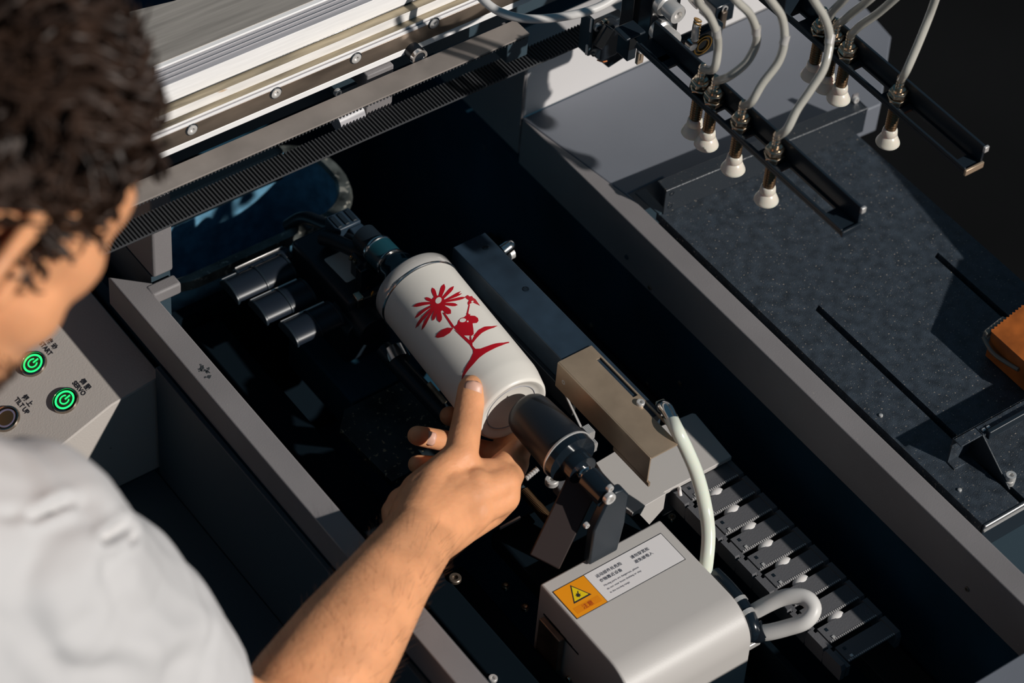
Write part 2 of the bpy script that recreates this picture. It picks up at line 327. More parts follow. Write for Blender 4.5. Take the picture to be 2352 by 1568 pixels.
# ------------------------------------------------------------------ blue tub under the gantry
tb = thing('plastic_tub', 'deep blue plastic tub with scuffed rounded rim under the belt', 'tub', (-.06, .3, -.2))
zt_ = -.07
def rrect(x0, x1, y0, y1, r, z, n=8):
    out = []
    for cx, cy, a0 in ((x1 - r, y1 - r, 0), (x0 + r, y1 - r, 90), (x0 + r, y0 + r, 180), (x1 - r, y0 + r, 270)):
        for k in range(n + 1): a = math.radians(a0 + 90 * k / n); out.append(V((cx + r * math.cos(a), cy + r * math.sin(a), z)))
    return out
cr = Z(826, 425, zt_); x1 = cr.x; y0 = Z(720, 525, zt_).y
def ring_wall(rings, mname, nm):
    mb = MB(); n = len(rings[0]); vs = [p for r in rings for p in r]
    mb.add(vs, [(i * n + k, i * n + (k + 1) % n, (i + 1) * n + (k + 1) % n, (i + 1) * n + k) for i in range(len(rings) - 1) for k in range(n)]); return mb.build(nm, M[mname], tb, smooth=50)
ya = .318; xt0 = -.138
ring_wall([rrect(xt0 + .003, x1 - .005, y0 + .005, ya, .04, zt_ - .003), rrect(xt0 + .010, x1 - .010, y0 + .010, ya - .004, .035, zt_ - .20), rrect(xt0 + .010, x1 - .010, y0 + .010, ya - .004, .035, zt_ - .203), rrect(xt0 + .001, x1 - .0035, y0 + .0035, ya, .04, zt_ - .003)], 'blue', 'tub_wall')
MB().prism(rrect(xt0 + .009, x1 - .009, y0 + .009, ya - .003, .035, zt_ - .203), (0, 0, .003)).build('tub_bottom', M['blue'], tb)
ring_wall([rrect(xt0, x1 - .012, y0 + .012, ya, .036, zt_ - .004), rrect(xt0, x1 - .010, y0 + .010, ya, .038, zt_), rrect(xt0, x1 - .002, y0 + .002, ya + .003, .045, zt_), rrect(xt0, x1, y0, ya + .005, .046, zt_ - .008), rrect(xt0, x1 - .003, y0 + .003, ya, .042, zt_ - .008)], 'tubrim', 'tub_rim')
MB().box((-.1425, .2055, -.30), (.060, .2155, zt_ - .016)).build('tub_shade_sheet', M['shadeblack'], fr)  # added black sheet in front of the tub, its colour stands in for shade
MB().box((-.138, .276, -.062), (.02, .284, -.030)).build('added_shade_bar', M['shadeblack'], fr)  # bar added out of view behind the belt to shade the tub's far wall
# ------------------------------------------------------------------ cable chain at the left of the pit
cc = thing('cable_chain', 'glossy black cable chain lying left of the rotary motor', 'cable chain', (-.12, .12, -.1))
zq = -.040
for a, b, rr_ in (((548, 626), (660, 572), .006), ((528, 664), (660, 604), .0125), ((594, 712), (705, 660), .0125), ((664, 762), (768, 712), .0125)):
    p = Z(*a, zq); q = Z(*b, zq); yy = (p.y + q.y) / 2; mb = MB()
    prof_ = [(rr_ * math.cos(t) * 1.05, rr_ * .62 * math.sin(t)) for t in [math.radians(-10 + 20 * k) for k in range(11)]]
    mb.prism([V((p.x, yy + u, zq + w_ - .004)) for u, w_ in prof_], (q.x - p.x, 0, 0))
    o = mb.build('chain_link', M['satin'], cc, bevel=.0006, smooth=40)
    for xx in (p.x - .001, q.x - .0012, (p.x + q.x) / 2): MB().prism([V((xx, yy + u * 1.06, zq + w_ * 1.08 - .004)) for u, w_ in prof_], (.0022, 0, 0)).build('link_side', M['black'], o, bevel=.0004)
    MB().box((p.x + .001, yy + rr_ * .98, zq - .004), (q.x - .001, yy + rr_ * 1.12, zq - .001)).build('link_hinge', M['zinc'], o, bevel=.0003)
# ================================================================== BED PLATE
bp = thing('bed_plate', 'grainy black bed plate with two long slots right of the rail', 'bed plate', (.3, -.15, -.02))
zp = 0.0; xs = [.2115, .2482, .2540, .3652, .3710, .4060]; ye = -.3462; yf = .0330; s1, s2 = -.1147, -.1217
mb = MB()
def top(x0, x1, y0, y1): mb.box((x0, y0, zp - .008), (x1, y1, zp))
top(xs[0], xs[1], ye, yf); top(xs[1], xs[2], s1, yf); top(xs[2], xs[3], ye, yf); top(xs[3], xs[4], s2, yf); top(xs[4], xs[5], ye, yf)
mb.build('plate_top', M['plate'], bp)
MB().box((xs[0] + .002, ye + .002, zp - .022), (xs[5] - .002, yf - .002, zp - .0081)).build('plate_core', M['dark'], bp)
MB().box((xs[0] + .0005, ye - .002, zp - .030), (xs[5], ye - .0002, zp - .0002)).build('front_flange', M['black'], bp, bevel=.0006)
MB().box((xs[0] + .0005, ye - .0034, zp - .0065), (xs[5], ye - .0021, zp - .005)).build('front_strip', M['zinc'], bp)
MB().box((xs[0] + .0005, ye - .0034, zp - .0015), (xs[5], ye - .0021, zp + .0002)).build('front_strip', M['zinc'], bp, bevel=.0005)
for px, py in ((2023, 955), (2204, 1126)):
    MB().lathe(Z(px, py, zp), AZ, [(-.001, .0016), (.0012, .0016), (.0016, .001), (.0016, .0001)], 10).build('pin', M['zinc'], bp, smooth=40)
# ------------------------------------------------------------------ stop bar
sb = thing('stop_bar', 'folded black stop bar across the far edge of the bed plate', 'stop bar', (.31, .03, 0))
p0 = V((.2137, .0279, 0)); p1 = V((.4123, .0160, 0)); d = (p1 - p0).normalized(); nrm = V((-d.y, d.x, 0)); H = .0262
MB().prism([p0, p1, p1 + AZ * H, p0 + AZ * H], nrm * .0012).build('front_face', M['barblack'], sb, bevel=.0005)
MB().prism([p0 + AZ * H, p1 + AZ * H, p1 + AZ * H + nrm * .0125, p0 + AZ * H + nrm * .0125], AZ * -.0012).build('top_flange', M['barblack'], sb, bevel=.0005)
MB().cyl(p0 + AZ * (H - .0010) + nrm * .0008, p1 + AZ * (H - .0010) + nrm * .0008, .0015, 16).build('rolled_edge', M['barblack'], sb, smooth=40)
MB().prism([p1 + AZ * .001, p1 + AZ * H, p1 + AZ * H + nrm * .0125, p1 + AZ * .006 + nrm * .0125], d * -.0012).build('end_cap', M['plate'], sb)
MB().prism([p0 + nrm * .0012 + d * .004, p0 + nrm * .03 + d * .004, p0 + nrm * .03 - d * .006, p0 + nrm * .0012 - d * .003], AZ * .0015).build('foot', M['dark'], sb)
MB().prism([p0 + AZ * .0263 + nrm * .0115 + d * .1985, p0 + AZ * .034 + nrm * .0115 + d * .197, p0 + AZ * .034 + nrm * .0115 + d * .192, p0 + AZ * .0263 + nrm * .0115 + d * .190], nrm * .0012).build('end_tab', M['gray'], sb)
screw(p0 + AZ * .029 + nrm * .0112 + d * .194, -nrm, .003, sb, M['zinc'])
MB().box(p0 + AZ * .0265 + nrm * .002 + d * .0, p0 + AZ * .0262 + nrm * .002 + d * .001).build('bend_relief', M['steel'], sb)
for dd, zz in ((.006, .0205), (.006, .0065)): MB().lathe(p0 + d * dd + AZ * zz, -nrm, [(-.0002, .0024), (.0003, .0024), (.0003, .0017), (-.0004, .0016), (-.0004, .0001)], 14).build('hole', M['gloss'], sb, smooth=30)
# ------------------------------------------------------------------ fence bracket lower right
fb = thing('fence_bracket', 'low black gusseted fence bracket on the near end of the plate', 'bracket', (.28, -.29, 0))
hb = .026; yw = -.2879
MB().box((.2298, yw - .0012, 0), (.50, yw, hb)).build('back_wall', M['plate'], fb)
MB().box((.2298, yw - .0095, hb - .0012), (.50, yw, hb)).build('top_flange', M['plate'], fb, bevel=.0004)
MB().prism([(.2296, yw - .0002, .0011), (.2390, yw - .0012, .0011), (.2395, yw - .0095, .0011), (.2290, yw - .0092, .0011)], (0, 0, -.001)).build('foot', M['plate'], fb, bevel=.0003)
MB().prism([(.2500, yw - .010, hb), (.2500, -.3335, .0005), (.2500, -.3290, .0), (.2500, yw - .001, .0), (.2500, yw - .001, hb)], (.0014, 0, 0)).build('gusset', M['black'], fb, bevel=.0003)
MB().box((.2535, yw - .0135, hb - .004), (.50, yw - .0095, hb + .004)).build('front_lip', M['black'], fb, bevel=.0008)
c = Z(2318, 1112, 0)
MB().lathe(V((.2545, -.3285, 0)), AZ, [(0, .0036), (.004, .0040), (.0042, .003), (.0055, .003), (.0058, .0040), (.0095, .0038), (.0095, .002), (.007, .0018), (.007, .0001)], 20).build('thumb_screw', M['zinc'], fb, smooth=30)
for k in (0, 1): MB().box((.2525 + .0045 * k, yw - .0078, hb), (.2555 + .0045 * k, yw - .0055, hb + .0016)).build('tab', M['zinc'], fb, bevel=.0004)
# ------------------------------------------------------------------ taped cardboard box at the right edge
cb = thing('cardboard_box', 'brown taped cardboard box at the right edge of the bed plate', 'box', (.38, -.24, 0))
h = .027; A_ = Z(2277, 762, h); B_ = Z(2352, 706, h); C_ = Z(2352, 826, h); u_ = (B_ - A_).normalized(); v_ = (C_ - A_).normalized()
yb_n, yb_f = -.2835, A_.y
sec_ = [(A_.x, .0008), (A_.x, A_.z), (.4218, .060), (.500, .150), (.505, .0008)]
MB().prism([V((x_, yb_f, z_)) for x_, z_ in sec_], (0, yb_n - yb_f, 0)).build('carton', M['card'], cb, bevel=.0006)
u_ = V((.4218 - A_.x, 0, .060 - A_.z)).normalized(); n_ = V((-u_.z, 0, u_.x)); v_ = -AY
MB().prism([A_ + n_ * .0003, A_ + u_ * .098 + n_ * .0003, A_ + u_ * .098 + v_ * .058 + n_ * .0003, A_ + v_ * .058 + n_ * .0003], n_ * .0004).build('tape_sheet', M['card'], cb)
tz = MB()
for k in range(32): tz.prism([A_ + n_ * .0005 + u_ * (.003 * k), A_ + n_ * .0005 + u_ * (.003 * k + .003), A_ + n_ * .0005 + u_ * (.003 * k + .0015) - v_ * .0016], n_ * .0003)
tz.build('serrated_tape_edge', M['card'], cb)
MB().prism([A_ - v_ * .0055 - AZ * .001 - u_ * .003, A_ - v_ * .0055 - AZ * .001 + u_ * .016, A_ - v_ * .001 - AZ * .001 + u_ * .018, A_ - v_ * .001 - AZ * .001 - u_ * .003], AZ * -.008).build('clear_tape_end', M['tape'], cb, bevel=.001)
MB().tube([A_ - u_ * .003 - v_ * .004 - AZ * .006, A_ - u_ * .004 + v_ * .008 - AZ * .011, A_ - u_ * .002 + v_ * .022 - AZ * .012, A_ + v_ * .034 - AZ * .010 - u_ * .001], .0018, 8).build('tape_curl', M['tape'], cb, smooth=60)
# ================================================================== CONTROL BOX
kb = thing('control_box', 'pale grey control box with three round push buttons beside the man', 'control box', (-.28, .2, -.2))
yk = .1320
a = Y(373, 862, yk); r_ = Y(256, 930, yk); l_ = Y(95, 1060, yk); bt_ = Y(375, 1078, yk)
sl_ = (l_ - r_); pn = AY.cross(sl_).normalized(); pn = pn if pn.z > 0 else -pn     # normal of the sloping panel
le = r_ + sl_ * 2.6; ylen = .34
poly = [V((a.x, yk, a.z)), V((r_.x, yk, r_.z)), V((le.x, yk, le.z)), V((le.x, yk, -.1515)), V((bt_.x, yk, -.1515))]
MB().prism(poly, (0, ylen, 0)).build('box_body', M['ltgray'], kb, bevel=.0012)
xd = -AY; yd = (r_ - l_).normalized()
def button(px, py, lit, nm):
    c = PL(px, py, r_, pn); R_ = .0112
    o = MB().lathe(c, pn, [(-.004, R_), (.0006, R_), (.0022, R_ * .93), (.0024, R_ * .84), (.0012, R_ * .78), (-.003, R_ * .77), (-.003, .0001)], 40).build('push_button', M['bezel'], kb, smooth=30)
    MB().lathe(c, pn, [(-.003, R_ * .75), (.0012, R_ * .75), (.0015, R_ * .72), (.0015, .0001)], 40).build('button_cap', M['cap'], o, smooth=30)
    rg = MB().lathe(c + pn * .0014, pn, [(0, R_ * .72), (.0004, R_ * .70), (.0004, R_ * .585), (0, R_ * .57)], 48, caps=False).build('light_ring', M['green'] if lit else M['violet'], o, smooth=40)
    part(rg, 'glowing green ring' if lit else 'unlit violet ring')
    if lit:
        mb = MB(); e1 = yd; e2 = pn.cross(e1); ri, ro = R_ * .27, R_ * .37; q = c + pn * .0019; vs = []; n = 28
        for k in range(n + 1):
            t = math.radians(38 + (360 - 76) * k / n); dd = e1 * math.cos(t) + e2 * math.sin(t); vs += [q + dd * ri, q + dd * ro]
        mb.add(vs, [(2 * k, 2 * k + 1, 2 * k + 3, 2 * k + 2) for k in range(n)])
        mb.obox(q + e1 * R_ * .26, e1 * R_ * .22, e2 * R_ * .05, pn * .0001)
        part(mb.build('power_symbol', M['green'], o), 'glowing green power symbol')
    return o
part(button(150, 920, 1, 'servo'), 'chrome button with lit green ring below the word SERVO')
part(button(77, 836, 1, 'start'), 'chrome button with lit green ring below the word START')
part(button(15, 962, 0, 'tilt'), 'chrome button with unlit ring below the words TILT UP')
def legend(px, py, s, size, bold=.00015): text('legend', s, size, PL(px, py, r_, pn), xd, yd, M['ink'], kb, lift=.0002, bold=bold)
legend(183, 875, '伺 服', .0052); legend(166, 880, 'SERVO', .0053)
legend(50.6, 912, '倾 上', .0052); legend(33, 918, 'TILT UP', .0053)
legend(107, 782, '启 动', .0052); legend(90, 789, 'START', .0053)
# ================================================================== BEVERAGE CAN
cn = thing('beverage_can', 'cream white drink can printed with a red flower and bird', 'can', (0, 0, 0))
cr_ = .0330; T0 = V((.0026, .058, 0)); ca = V((-.0072, -.105, -.0012)).normalized()     # far end centre, axis towards the near end
LEN = .1315
prof = [(-.0002, .0300), (0, .0318), (.0012, .0329), (.112, .0330), (.1165, .0325), (.124, .0309), (.1290, .0298), (.1305, .0290), (.1312, .0276), (.1309, .0262), (.1298, .0248), (.1286, .0215), (.1277, .015), (.1272, .008), (.1271, .0001)]
MB().lathe(T0, ca, prof, 96).build('can_body', M['can'], cn, smooth=38)
MB().lathe(T0, ca, [(-.0125, .0270), (-.0128, .0300), (-.0120, .0325), (-.0105, .0334), (-.0012, .0334), (-.0004, .0329), (-.0004, .02)], 96, caps=False).build('clear_rim', M['rim'], cn, smooth=40)
MB().lathe(T0, ca, [(-.0010, .0333), (-.0006, .0338), (.0002, .0338), (.0007, .0331)], 96, caps=False).build('silver_seam', M['chrome'], cn, smooth=40)
MB().lathe(T0, ca, [(.1286, .0212), (.1290, .0208), (.1284, .0202)], 72, caps=False).build('stamped_ring', M['inkgray'], cn, smooth=40)
cu = ca.orthogonal().normalized(); cu = (AZ - ca * AZ.dot(ca)).normalized(); cw = ca.cross(cu)
def oncan(px, py, lift):
    r = ray(px, py); o = CP - T0
    d_ = V((r.dot(cu), r.dot(cw))); q = V((o.dot(cu), o.dot(cw))); R_ = cr_ + lift
    A = d_.dot(d_); B = 2 * q.dot(d_); C = q.dot(q) - R_ * R_; t = (-B - math.sqrt(max(B * B - 4 * A * C, 0))) / (2 * A)
    p = o + r * t; return p.dot(ca), math.atan2(p.dot(cw), p.dot(cu))
def canpt(t, a, lift): return T0 + ca * t + (cu * math.cos(a) + cw * math.sin(a)) * (cr_ + lift)
def decal(polys, lift, m, nm):
    bm = bmesh.new(); S = .033
    for pl in polys:
        vs = []
        for x, yv in pl:
            t, a = oncan(900 + x / 4.3556, 640 + yv / 4.3556, lift); vs.append(bm.verts.new((t, a * S, 0)))
        es = [bm.edges.new((vs[i], vs[(i + 1) % len(vs)])) for i in range(len(vs))]
        bmesh.ops.triangle_fill(bm, use_beauty=True, edges=es)
    for _ in range(5):
        lg = [e for e in bm.edges if e.calc_length() > .0022]
        if not lg: break
        bmesh.ops.subdivide_edges(bm, edges=lg, cuts=1); bmesh.ops.triangulate(bm, faces=[f for f in bm.faces if len(f.verts) > 3])
    for v in bm.verts: v.co = canpt(v.co.x, v.co.y / S, lift)
    bmesh.ops.recalc_face_normals(bm, faces=bm.faces)
    me = D.meshes.new(nm); bm.to_mesh(me); bm.free(); me.materials.append(m); return link(nm, me, cn)
def ell(cx, cy, a, b, rot=0, n=20):
    c, s = math.cos(math.radians(rot)), math.sin(math.radians(rot))
    return [(cx + a * math.cos(t) * c - b * math.sin(t) * s, cy + a * math.cos(t) * s + b * math.sin(t) * c) for t in [2 * math.pi * k / n for k in range(n)]]
def petal(bx, by, tx, ty, w, w0=.6, bend=0, pk=.72):
    dx, dy = tx - bx, ty - by; L_ = math.hypot(dx, dy); dx /= L_; dy /= L_; l, r = [], []
    for k in range(9):
        t = k / 8; hw = w / 2 * (w0 + (1 - w0) * (t / pk) if t < pk else math.sqrt(max(0, 1 - ((t - pk) / (1 - pk)) ** 2)))
        if k == 8: hw = .5
        o = bend * math.sin(math.pi * t); x = bx + dx * L_ * t - dy * o; y_ = by + dy * L_ * t + dx * o
        l.append((x - dy * hw, y_ + dx * hw)); r.append((x + dy * hw, y_ - dx * hw))
    return l + r[::-1]
tips = [(405, 88, 42, 0), (525, 52, 46, 0), (622, 74, 36, 0), (692, 126, 20, 6), (704, 146, 20, 0), (742, 184, 28, 0), (660, 262, 34, 0), (592, 348, 62, 0), (480, 436, 54, 0), (407, 420, 38, 0), (296, 514, 32, 10), (234, 494, 32, 14), (226, 396, 30, 16), (212, 276, 36, 14), (330, 190, 34, 0)]
red = [ell(462, 250, 74, 84, 10)] + [petal(462, 245, x, y_, w, .45, b) for x, y_, w, b in tips]
red += [[(508, 340), (528, 336), (626, 478), (606, 492)],
        [(618, 492), (560, 488), (500, 510), (455, 548), (436, 582), (462, 592), (520, 580), (580, 542)],
        [(618, 486), (655, 455), (666, 418), (690, 394), (728, 382), (748, 362), (768, 350), (786, 368), (830, 370), (862, 392), (868, 420), (850, 442), (808, 446), (816, 500), (820, 552), (800, 570), (735, 568), (690, 545), (640, 512)],
        [(748, 352), (770, 256), (782, 256), (762, 356)], [(752, 366), (742, 346), (756, 352), (764, 340), (772, 356), (788, 352), (778, 372)],
        [(735, 178), (760, 162), (778, 176), (802, 172), (815, 190), (838, 204), (852, 226), (884, 270), (842, 250), (812, 236), (790, 246), (764, 262), (758, 240), (772, 216), (744, 196)],
        [(622, 508), (690, 545), (735, 568), (772, 616), (782, 570), (792, 570), (792, 622), (822, 560), (830, 566), (806, 640), (808, 668), (836, 700), (890, 698), (960, 672), (1040, 646), (1120, 638), (1176, 630), (1172, 642), (1096, 668), (1010, 705), (935, 745), (872, 792), (820, 850), (770, 905), (730, 962), (696, 1018), (704, 960), (738, 882), (786, 804), (814, 742), (812, 712), (782, 662)],
        [(802, 630), (826, 562), (866, 512), (930, 478), (1000, 474), (1062, 470), (1020, 490), (956, 512), (900, 542), (850, 592), (812, 640)]]
decal(red, .00018, M['red'], 'red_flower_print')
decal([ell(467, 216, 36, 28, -50), ell(710, 415, 33, 20, -8), ell(806, 228, 13, 8, -20), [(722, 568), (772, 568), (776, 612)], [(793, 572), (822, 570), (800, 612)], ell(759, 426, 9, 8)], .00030, M['can'], 'white_print_gaps')
for k, (s, px, py) in enumerate((('I', 0, 0),)): pass
# ================================================================== ROTARY MOTOR (far end)
rm = thing('rotary_motor', 'black rotary motor head behind the far end of the can', 'motor', (-.02, .14, -.05))
zm = -.03; c1, c2, c3, c4 = [Z(*q, zm) for q in ((676, 546), (745, 520), (842, 628), (770, 660))]
x0, x1 = Z(676, 546, zm).x, Z(745, 520, zm).x + .012
MB().box((x0 - .004, .104, -.10), (x1, Z(690, 540, zm).y, zm)).build('motor_body', M['black'], rm, bevel=.004, seg=3)
MB().box((x0 - .003, .150, -.10), (x1, Z(690, 540, zm).y - .004, zm - .008)).build('motor_flange', M['black'], rm, bevel=.003)
l1 = [Z(*q, zm + .0003) for q in ((743, 596), (789, 575), (839, 627), (796, 650))]
rr = []
for i in range(4):
    p, q, s_ = l1[i], l1[i - 1], l1[(i + 1) % 4]
    for k in range(4):
        t = k / 3; A1 = p + (q - p).normalized() * .002; B1 = p + (s_ - p).normalized() * .002; rr.append(A1.lerp(p, t).lerp(p.lerp(B1, t), t))
MB().prism(rr, AZ * .0003).build('motor_label', M['motorlabel'], rm)
MB().cyl((0.0022, .135, 0), (.0026, .1145, 0), .0105, 28).build('bearing_housing', M['black'], rm, smooth=30)
MB().lathe((.0030, .1165, 0), -AY, [(-.003, .0118), (-.0015, .0128), (.0005, .0128), (.0012, .0122)], 36).build('silver_ring', M['chrome'], rm, smooth=40)
MB().cyl((.0030, .116, 0), (.0033, .100, 0), .0122, 36).build('teal_band', M['teal'], rm, smooth=30)
MB().lathe((.0032, .100, 0), -AY, [(-.001, .0124), (0, .0129), (.0012, .0128), (.0018, .0120)], 36).build('silver_ring', M['chrome'], rm, smooth=40)
MB().lathe((.0032, .0985, 0), -AY, [(0, .0118), (.006, .0150), (.012, .0155), (.016, .0185), (.030, .0190)], 36).build('mandrel', M['gloss'], rm, smooth=35)
MB().box((-.012, .112, -.06), (.016, .132, -.008)).build('bearing_block', M['black'], rm, bevel=.002)
q = Z(822, 600, -.012)
MB().box((q.x - .008, .108, -.05), (q.x + .004, .116, -.006)).build('clamp_tab', M['gloss'], rm, bevel=.001)
for px, py in ((806, 594), (815, 602)): screw(Z(px, py, -.0075), AZ, .0018, rm, M['brass'])
# connector on the back and the cable wrap
c = Z(795, 515, -.02)
MB().box((c.x - .012, c.y - .006, -.035), (c.x + .010, c.y + .012, -.016)).build('connector_block', M['blackblue'], rm, bevel=.001)
MB().box((c.x - .002, c.y - .016, -.045), (c.x + .010, c.y - .0062, -.018)).build('connector_plug', M['blackblue'], rm, bevel=.0012)
for k in range(3): MB().box((c.x - .010 + .007 * k, c.y - .004, -.0162), (c.x - .006 + .007 * k, c.y + .009, -.0148)).build('connector_rib', M['black'], rm, bevel=.0003)
MB().prism([Z(806, 548, -.03), Z(822, 540, -.03), Z(834, 562, -.03), Z(818, 566, -.03)], AZ * -.004).build('white_flag', M['white'], rm, bevel=.001)
MB().tube([Z(660, 520, -.075), Z(700, 500, -.06), Z(755, 520, -.045), Z(790, 535, -.03), Z(830, 560, -.022), Z(848, 580, -.02)], .0055, 12).build('motor_cable', M['black'], rm, smooth=60)
MB().tube([Z(740, 545, -.022), Z(775, 556, -.018), Z(815, 575, -.012), Z(842, 590, -.012)], .006, 12).build('motor_cable', M['rubber'], rm, smooth=60)
# rollers and clips below
for px, py, z, r, ln, mm in ((830, 690, -.045, .0045, .012, 'brass'), (835, 735, -.05, .0135, .03, 'rubber'), (800, 735, -.055, .011, .03, 'black')):
    c = Z(px, py, z); MB().cyl(c + V((0, ln / 2, 0)), c - V((0, ln / 2, 0)), r, 24).build('support_roller', M[mm], rm, bevel=.001)
c = Z(823, 688, -.03); MB().obox(c, AX * .003, V((0, .0036, .001)), AZ * .0045).build('small_clip', M['brass'], rm, bevel=.0006)
MB().tube([Z(858, 668, -.03), Z(850, 682, -.035), Z(846, 692, -.04)], .0012, 8).build('copper_wire', M['gold'], rm, smooth=60)
MB().box((-.05, .07, -.14), (.05, .16, -.10)).build('motor_base', M['pit'], rm, bevel=.002)
# ================================================================== TAILSTOCK (near end)
ts = thing('tailstock', 'black tailstock with rubber cone facing the near end of the can', 'tailstock', (0, -.14, -.1))
A1 = P(1207, 940, 2.075); zc = .004
t0 = Z(1206, 940, zc); t1 = Z(1300, 1040, zc); ax = V((0, -1, 0)); cx_ = (t0.x + t1.x) / 2; ctr = V((cx_, t0.y + .003, zc)); LN = t0.y - t1.y
MB().lathe(ctr, ax, [(0, .0001), (.0005, .010), (.002, .0140), (.005, .0165), (.010, .0180), (LN, .0200), (LN + .003, .0202)], 48).build('rubber_cone', M['rubber'], ts, smooth=50)
MB().lathe(ctr + ax * (LN + .0028), ax, [(0, .0204), (.001, .0212), (.002, .0212), (.0025, .0200)], 48).build('flange_ring', M['zinc'], ts, smooth=40)
MB().lathe(ctr + ax * (LN + .005), ax, [(0, .0205), (.006, .0200), (.0075, .0120), (.018, .0118), (.0185, .0001)], 40).build('spindle_hub', M['gloss'], ts, smooth=40)
b0 = ctr + ax * (LN + .023)
MB().lathe(b0, ax, [(-.001, .0052), (.0025, .0060), (.004, .0048), (.006, .0056), (.0085, .005)], 20).build('spindle_nut', M['chrome'], ts, smooth=30)
MB().cyl(b0 + ax * .008, b0 + ax * .030, .0095, 24).build('spindle_sleeve', M['gloss'], ts, smooth=30)
e = b0 + ax * .027
br_ = [V((e.x - .014, e.y, -.059)), V((e.x - .014, e.y, -.02)), V((e.x - .006, e.y, .002)), V((e.x + .002, e.y, .0125)), V((e.x + .0105, e.y, .0105)), V((e.x + .0155, e.y, .002)), V((e.x + .0155, e.y, -.030)), V((e.x + .012, e.y, -.059))]
MB().prism(br_, (0, -.008, 0)).build('upright_bracket', M['black'], ts, bevel=.0015)
screw(Y(1397, 1141, e.y - .008), -AY, .0048, ts, M['zinc'], name='bracket_bolt', h=.004)
screw(Y(1399, 1119, e.y - .008), -AY, .0028, ts, M['zinc'], h=.003)
screw(Y(1345, 1204, e.y - .008), -AY, .0022, ts, M['zinc'])
p1 = Z(1350, 1085, -.005); p2 = Z(1250, 1290, -.05)
d_ = (p2 - p1); sd = d_.cross(RF).normalized()
MB().obox((p1 + p2) / 2, d_ / 2, sd * .012, d_.cross(sd).normalized() * .004).build('slanted_arm', M['brownbar'], ts, bevel=.001)
MB().box((-.045, -.1785, -.10), (.06, t1.y + .025, -.082)).build('carriage_block', M['shadeblack'], ts, bevel=.003)
MB().box((.004, t1.y - .004, -.0605), (.032, t1.y + .018, -.050)).build('speckled_block', M['chain'], ts, bevel=.002)
screw(Z(1267, 1108, -.049), AZ, .0052, ts, M['zinc'], name='socket_bolt', h=.005)
c = Z(1222, 1092, -.05); MB().lathe(c - V((.006, 0, 0)), AX + V((0, .1, .25)), [(k * .0011, .0018 + .0005 * (k % 2)) for k in range(12)], 12).build('threaded_stud', M['zinc'], ts, smooth=20)
for px, py, L_ in ((1352, 992, .005), (1358, 1020, .006)):
    c = Y(px, py, t1.y + .004)
    mb = MB()
    for k in range(5): mb.obox(c + V((.0012 * k - .003, 0, 0)), AX * .0004, AY * .004, AZ * (L_ * .8))
    mb.obox(c - AZ * .002, AX * .0035, AY * .0032, AZ * L_ * .7); mb.build('knurled_clamp', M['zinc'], ts)
MB().prism([Y(1297, 908, t1.y + .02), Y(1304, 915, t1.y + .02), Y(1338, 985, t1.y + .01), Y(1328, 975, t1.y + .01)], (0, -.002, 0)).build('bright_blade', M['zinc'], ts)
ls = thing('lead_screw', 'brass threaded lead screw below the hand', 'lead screw', Z(1235, 1165, -.07))
p1 = Z(1205, 1128, -.07); p2 = Z(1262, 1196, -.07)
mb = MB(); L_ = (p2 - p1).length; n = 26
mb.lathe(p1, p2 - p1, [(L_ * k / (2 * n), .0032 + .0012 * (k % 2)) for k in range(2 * n + 1)], 16); mb.build('thread', M['bronze'], ls, smooth=15)
MB().cyl(p1 - (p2 - p1) * .5, p1, .003, 12).build('shaft_end', M['dark'], ls, smooth=30)
g = thing('steel_strip', 'thin bright steel strip below the wrist', 'strip', Z(1175, 1198, -.08))
MB().prism([Z(1150, 1212, -.08), Z(1148, 1209, -.08), Z(1194, 1184, -.08), Z(1196, 1188, -.08)], AZ * -.003).build('strip', M['zinc'], g)
# ================================================================== SENSOR BAR
ab = thing('sensor_bar', 'long black bar with bronze steel cover beside the can', 'bar', (.06, -.04, -.02))
zb = .010; bl = Z(1043, 567, zb); brr = Z(1113, 532, zb); sL = Z(1288, 833, zb); sR = Z(1357, 795, zb); nL = Z(1497, 1055, zb); nR = Z(1565, 1017, zb)
xb0, xb1 = bl.x - .001, brr.x
MB().box((xb0, nL.y + .032, -.022), (xb1, (bl.y + brr.y) / 2, zb)).build('bar_body', M['blackblue'], ab, bevel=.0008)
MB().box((xb0 - .004, sL.y - .02, -.030), (xb0 - .0002, bl.y - .01, -.012)).build('side_lip', M['black'], ab, bevel=.0006)
for px, py in ((1116, 569), (1208, 664)):
    MB().lathe(Z(px, py, zb), AZ, [(.0004, .0026), (.0006, .0017), (-.0003, .0016), (-.0003, .0001)], 16).build('bar_hole', M['gloss'], ab, smooth=30)
xs0, xs1 = min(sL.x, nL.x), max(sR.x, nR.x); ys0, ys1 = (nL.y + nR.y) / 2, (sL.y + sR.y) / 2; zc_ = zb + .0016
sx0 = Z(1373, 825, zc_).x - .001; sx1 = sx0 + .0042; sa, sb_ = Z(1373, 823, zc_).y, Z(1455, 912, zc_).y; sc_, sd_ = Z(1470, 930, zc_).y, Z(1552, 1017, zc_).y
mb = MB()
def pl(x0, x1, y0, y1): mb.box((x0, y0, zb + .0002), (x1, y1, zc_))
pl(xs0, sx0, ys0, ys1); pl(sx1, xs1, ys0, ys1); pl(sx0, sx1, sa, ys1); pl(sx0, sx1, sc_, sb_); pl(sx0, sx1, ys0, sd_)
mb.build('steel_cover', M['brownsteel'], ab)
MB().box((xs0 - .0012, ys0, -.014), (xs0, ys1, zc_)).build('cover_side', M['brownsteel'], ab, bevel=.0004)
MB().box((xs0 - .0012, ys0 - .002, -.018), (xs0 + .0005, ys0 + .040, -.0142)).build('cover_tongue', M['brownsteel'], ab)
screw(Z(1471, 927, zc_), AZ, .0032, ab, M['zinc'], h=.003)
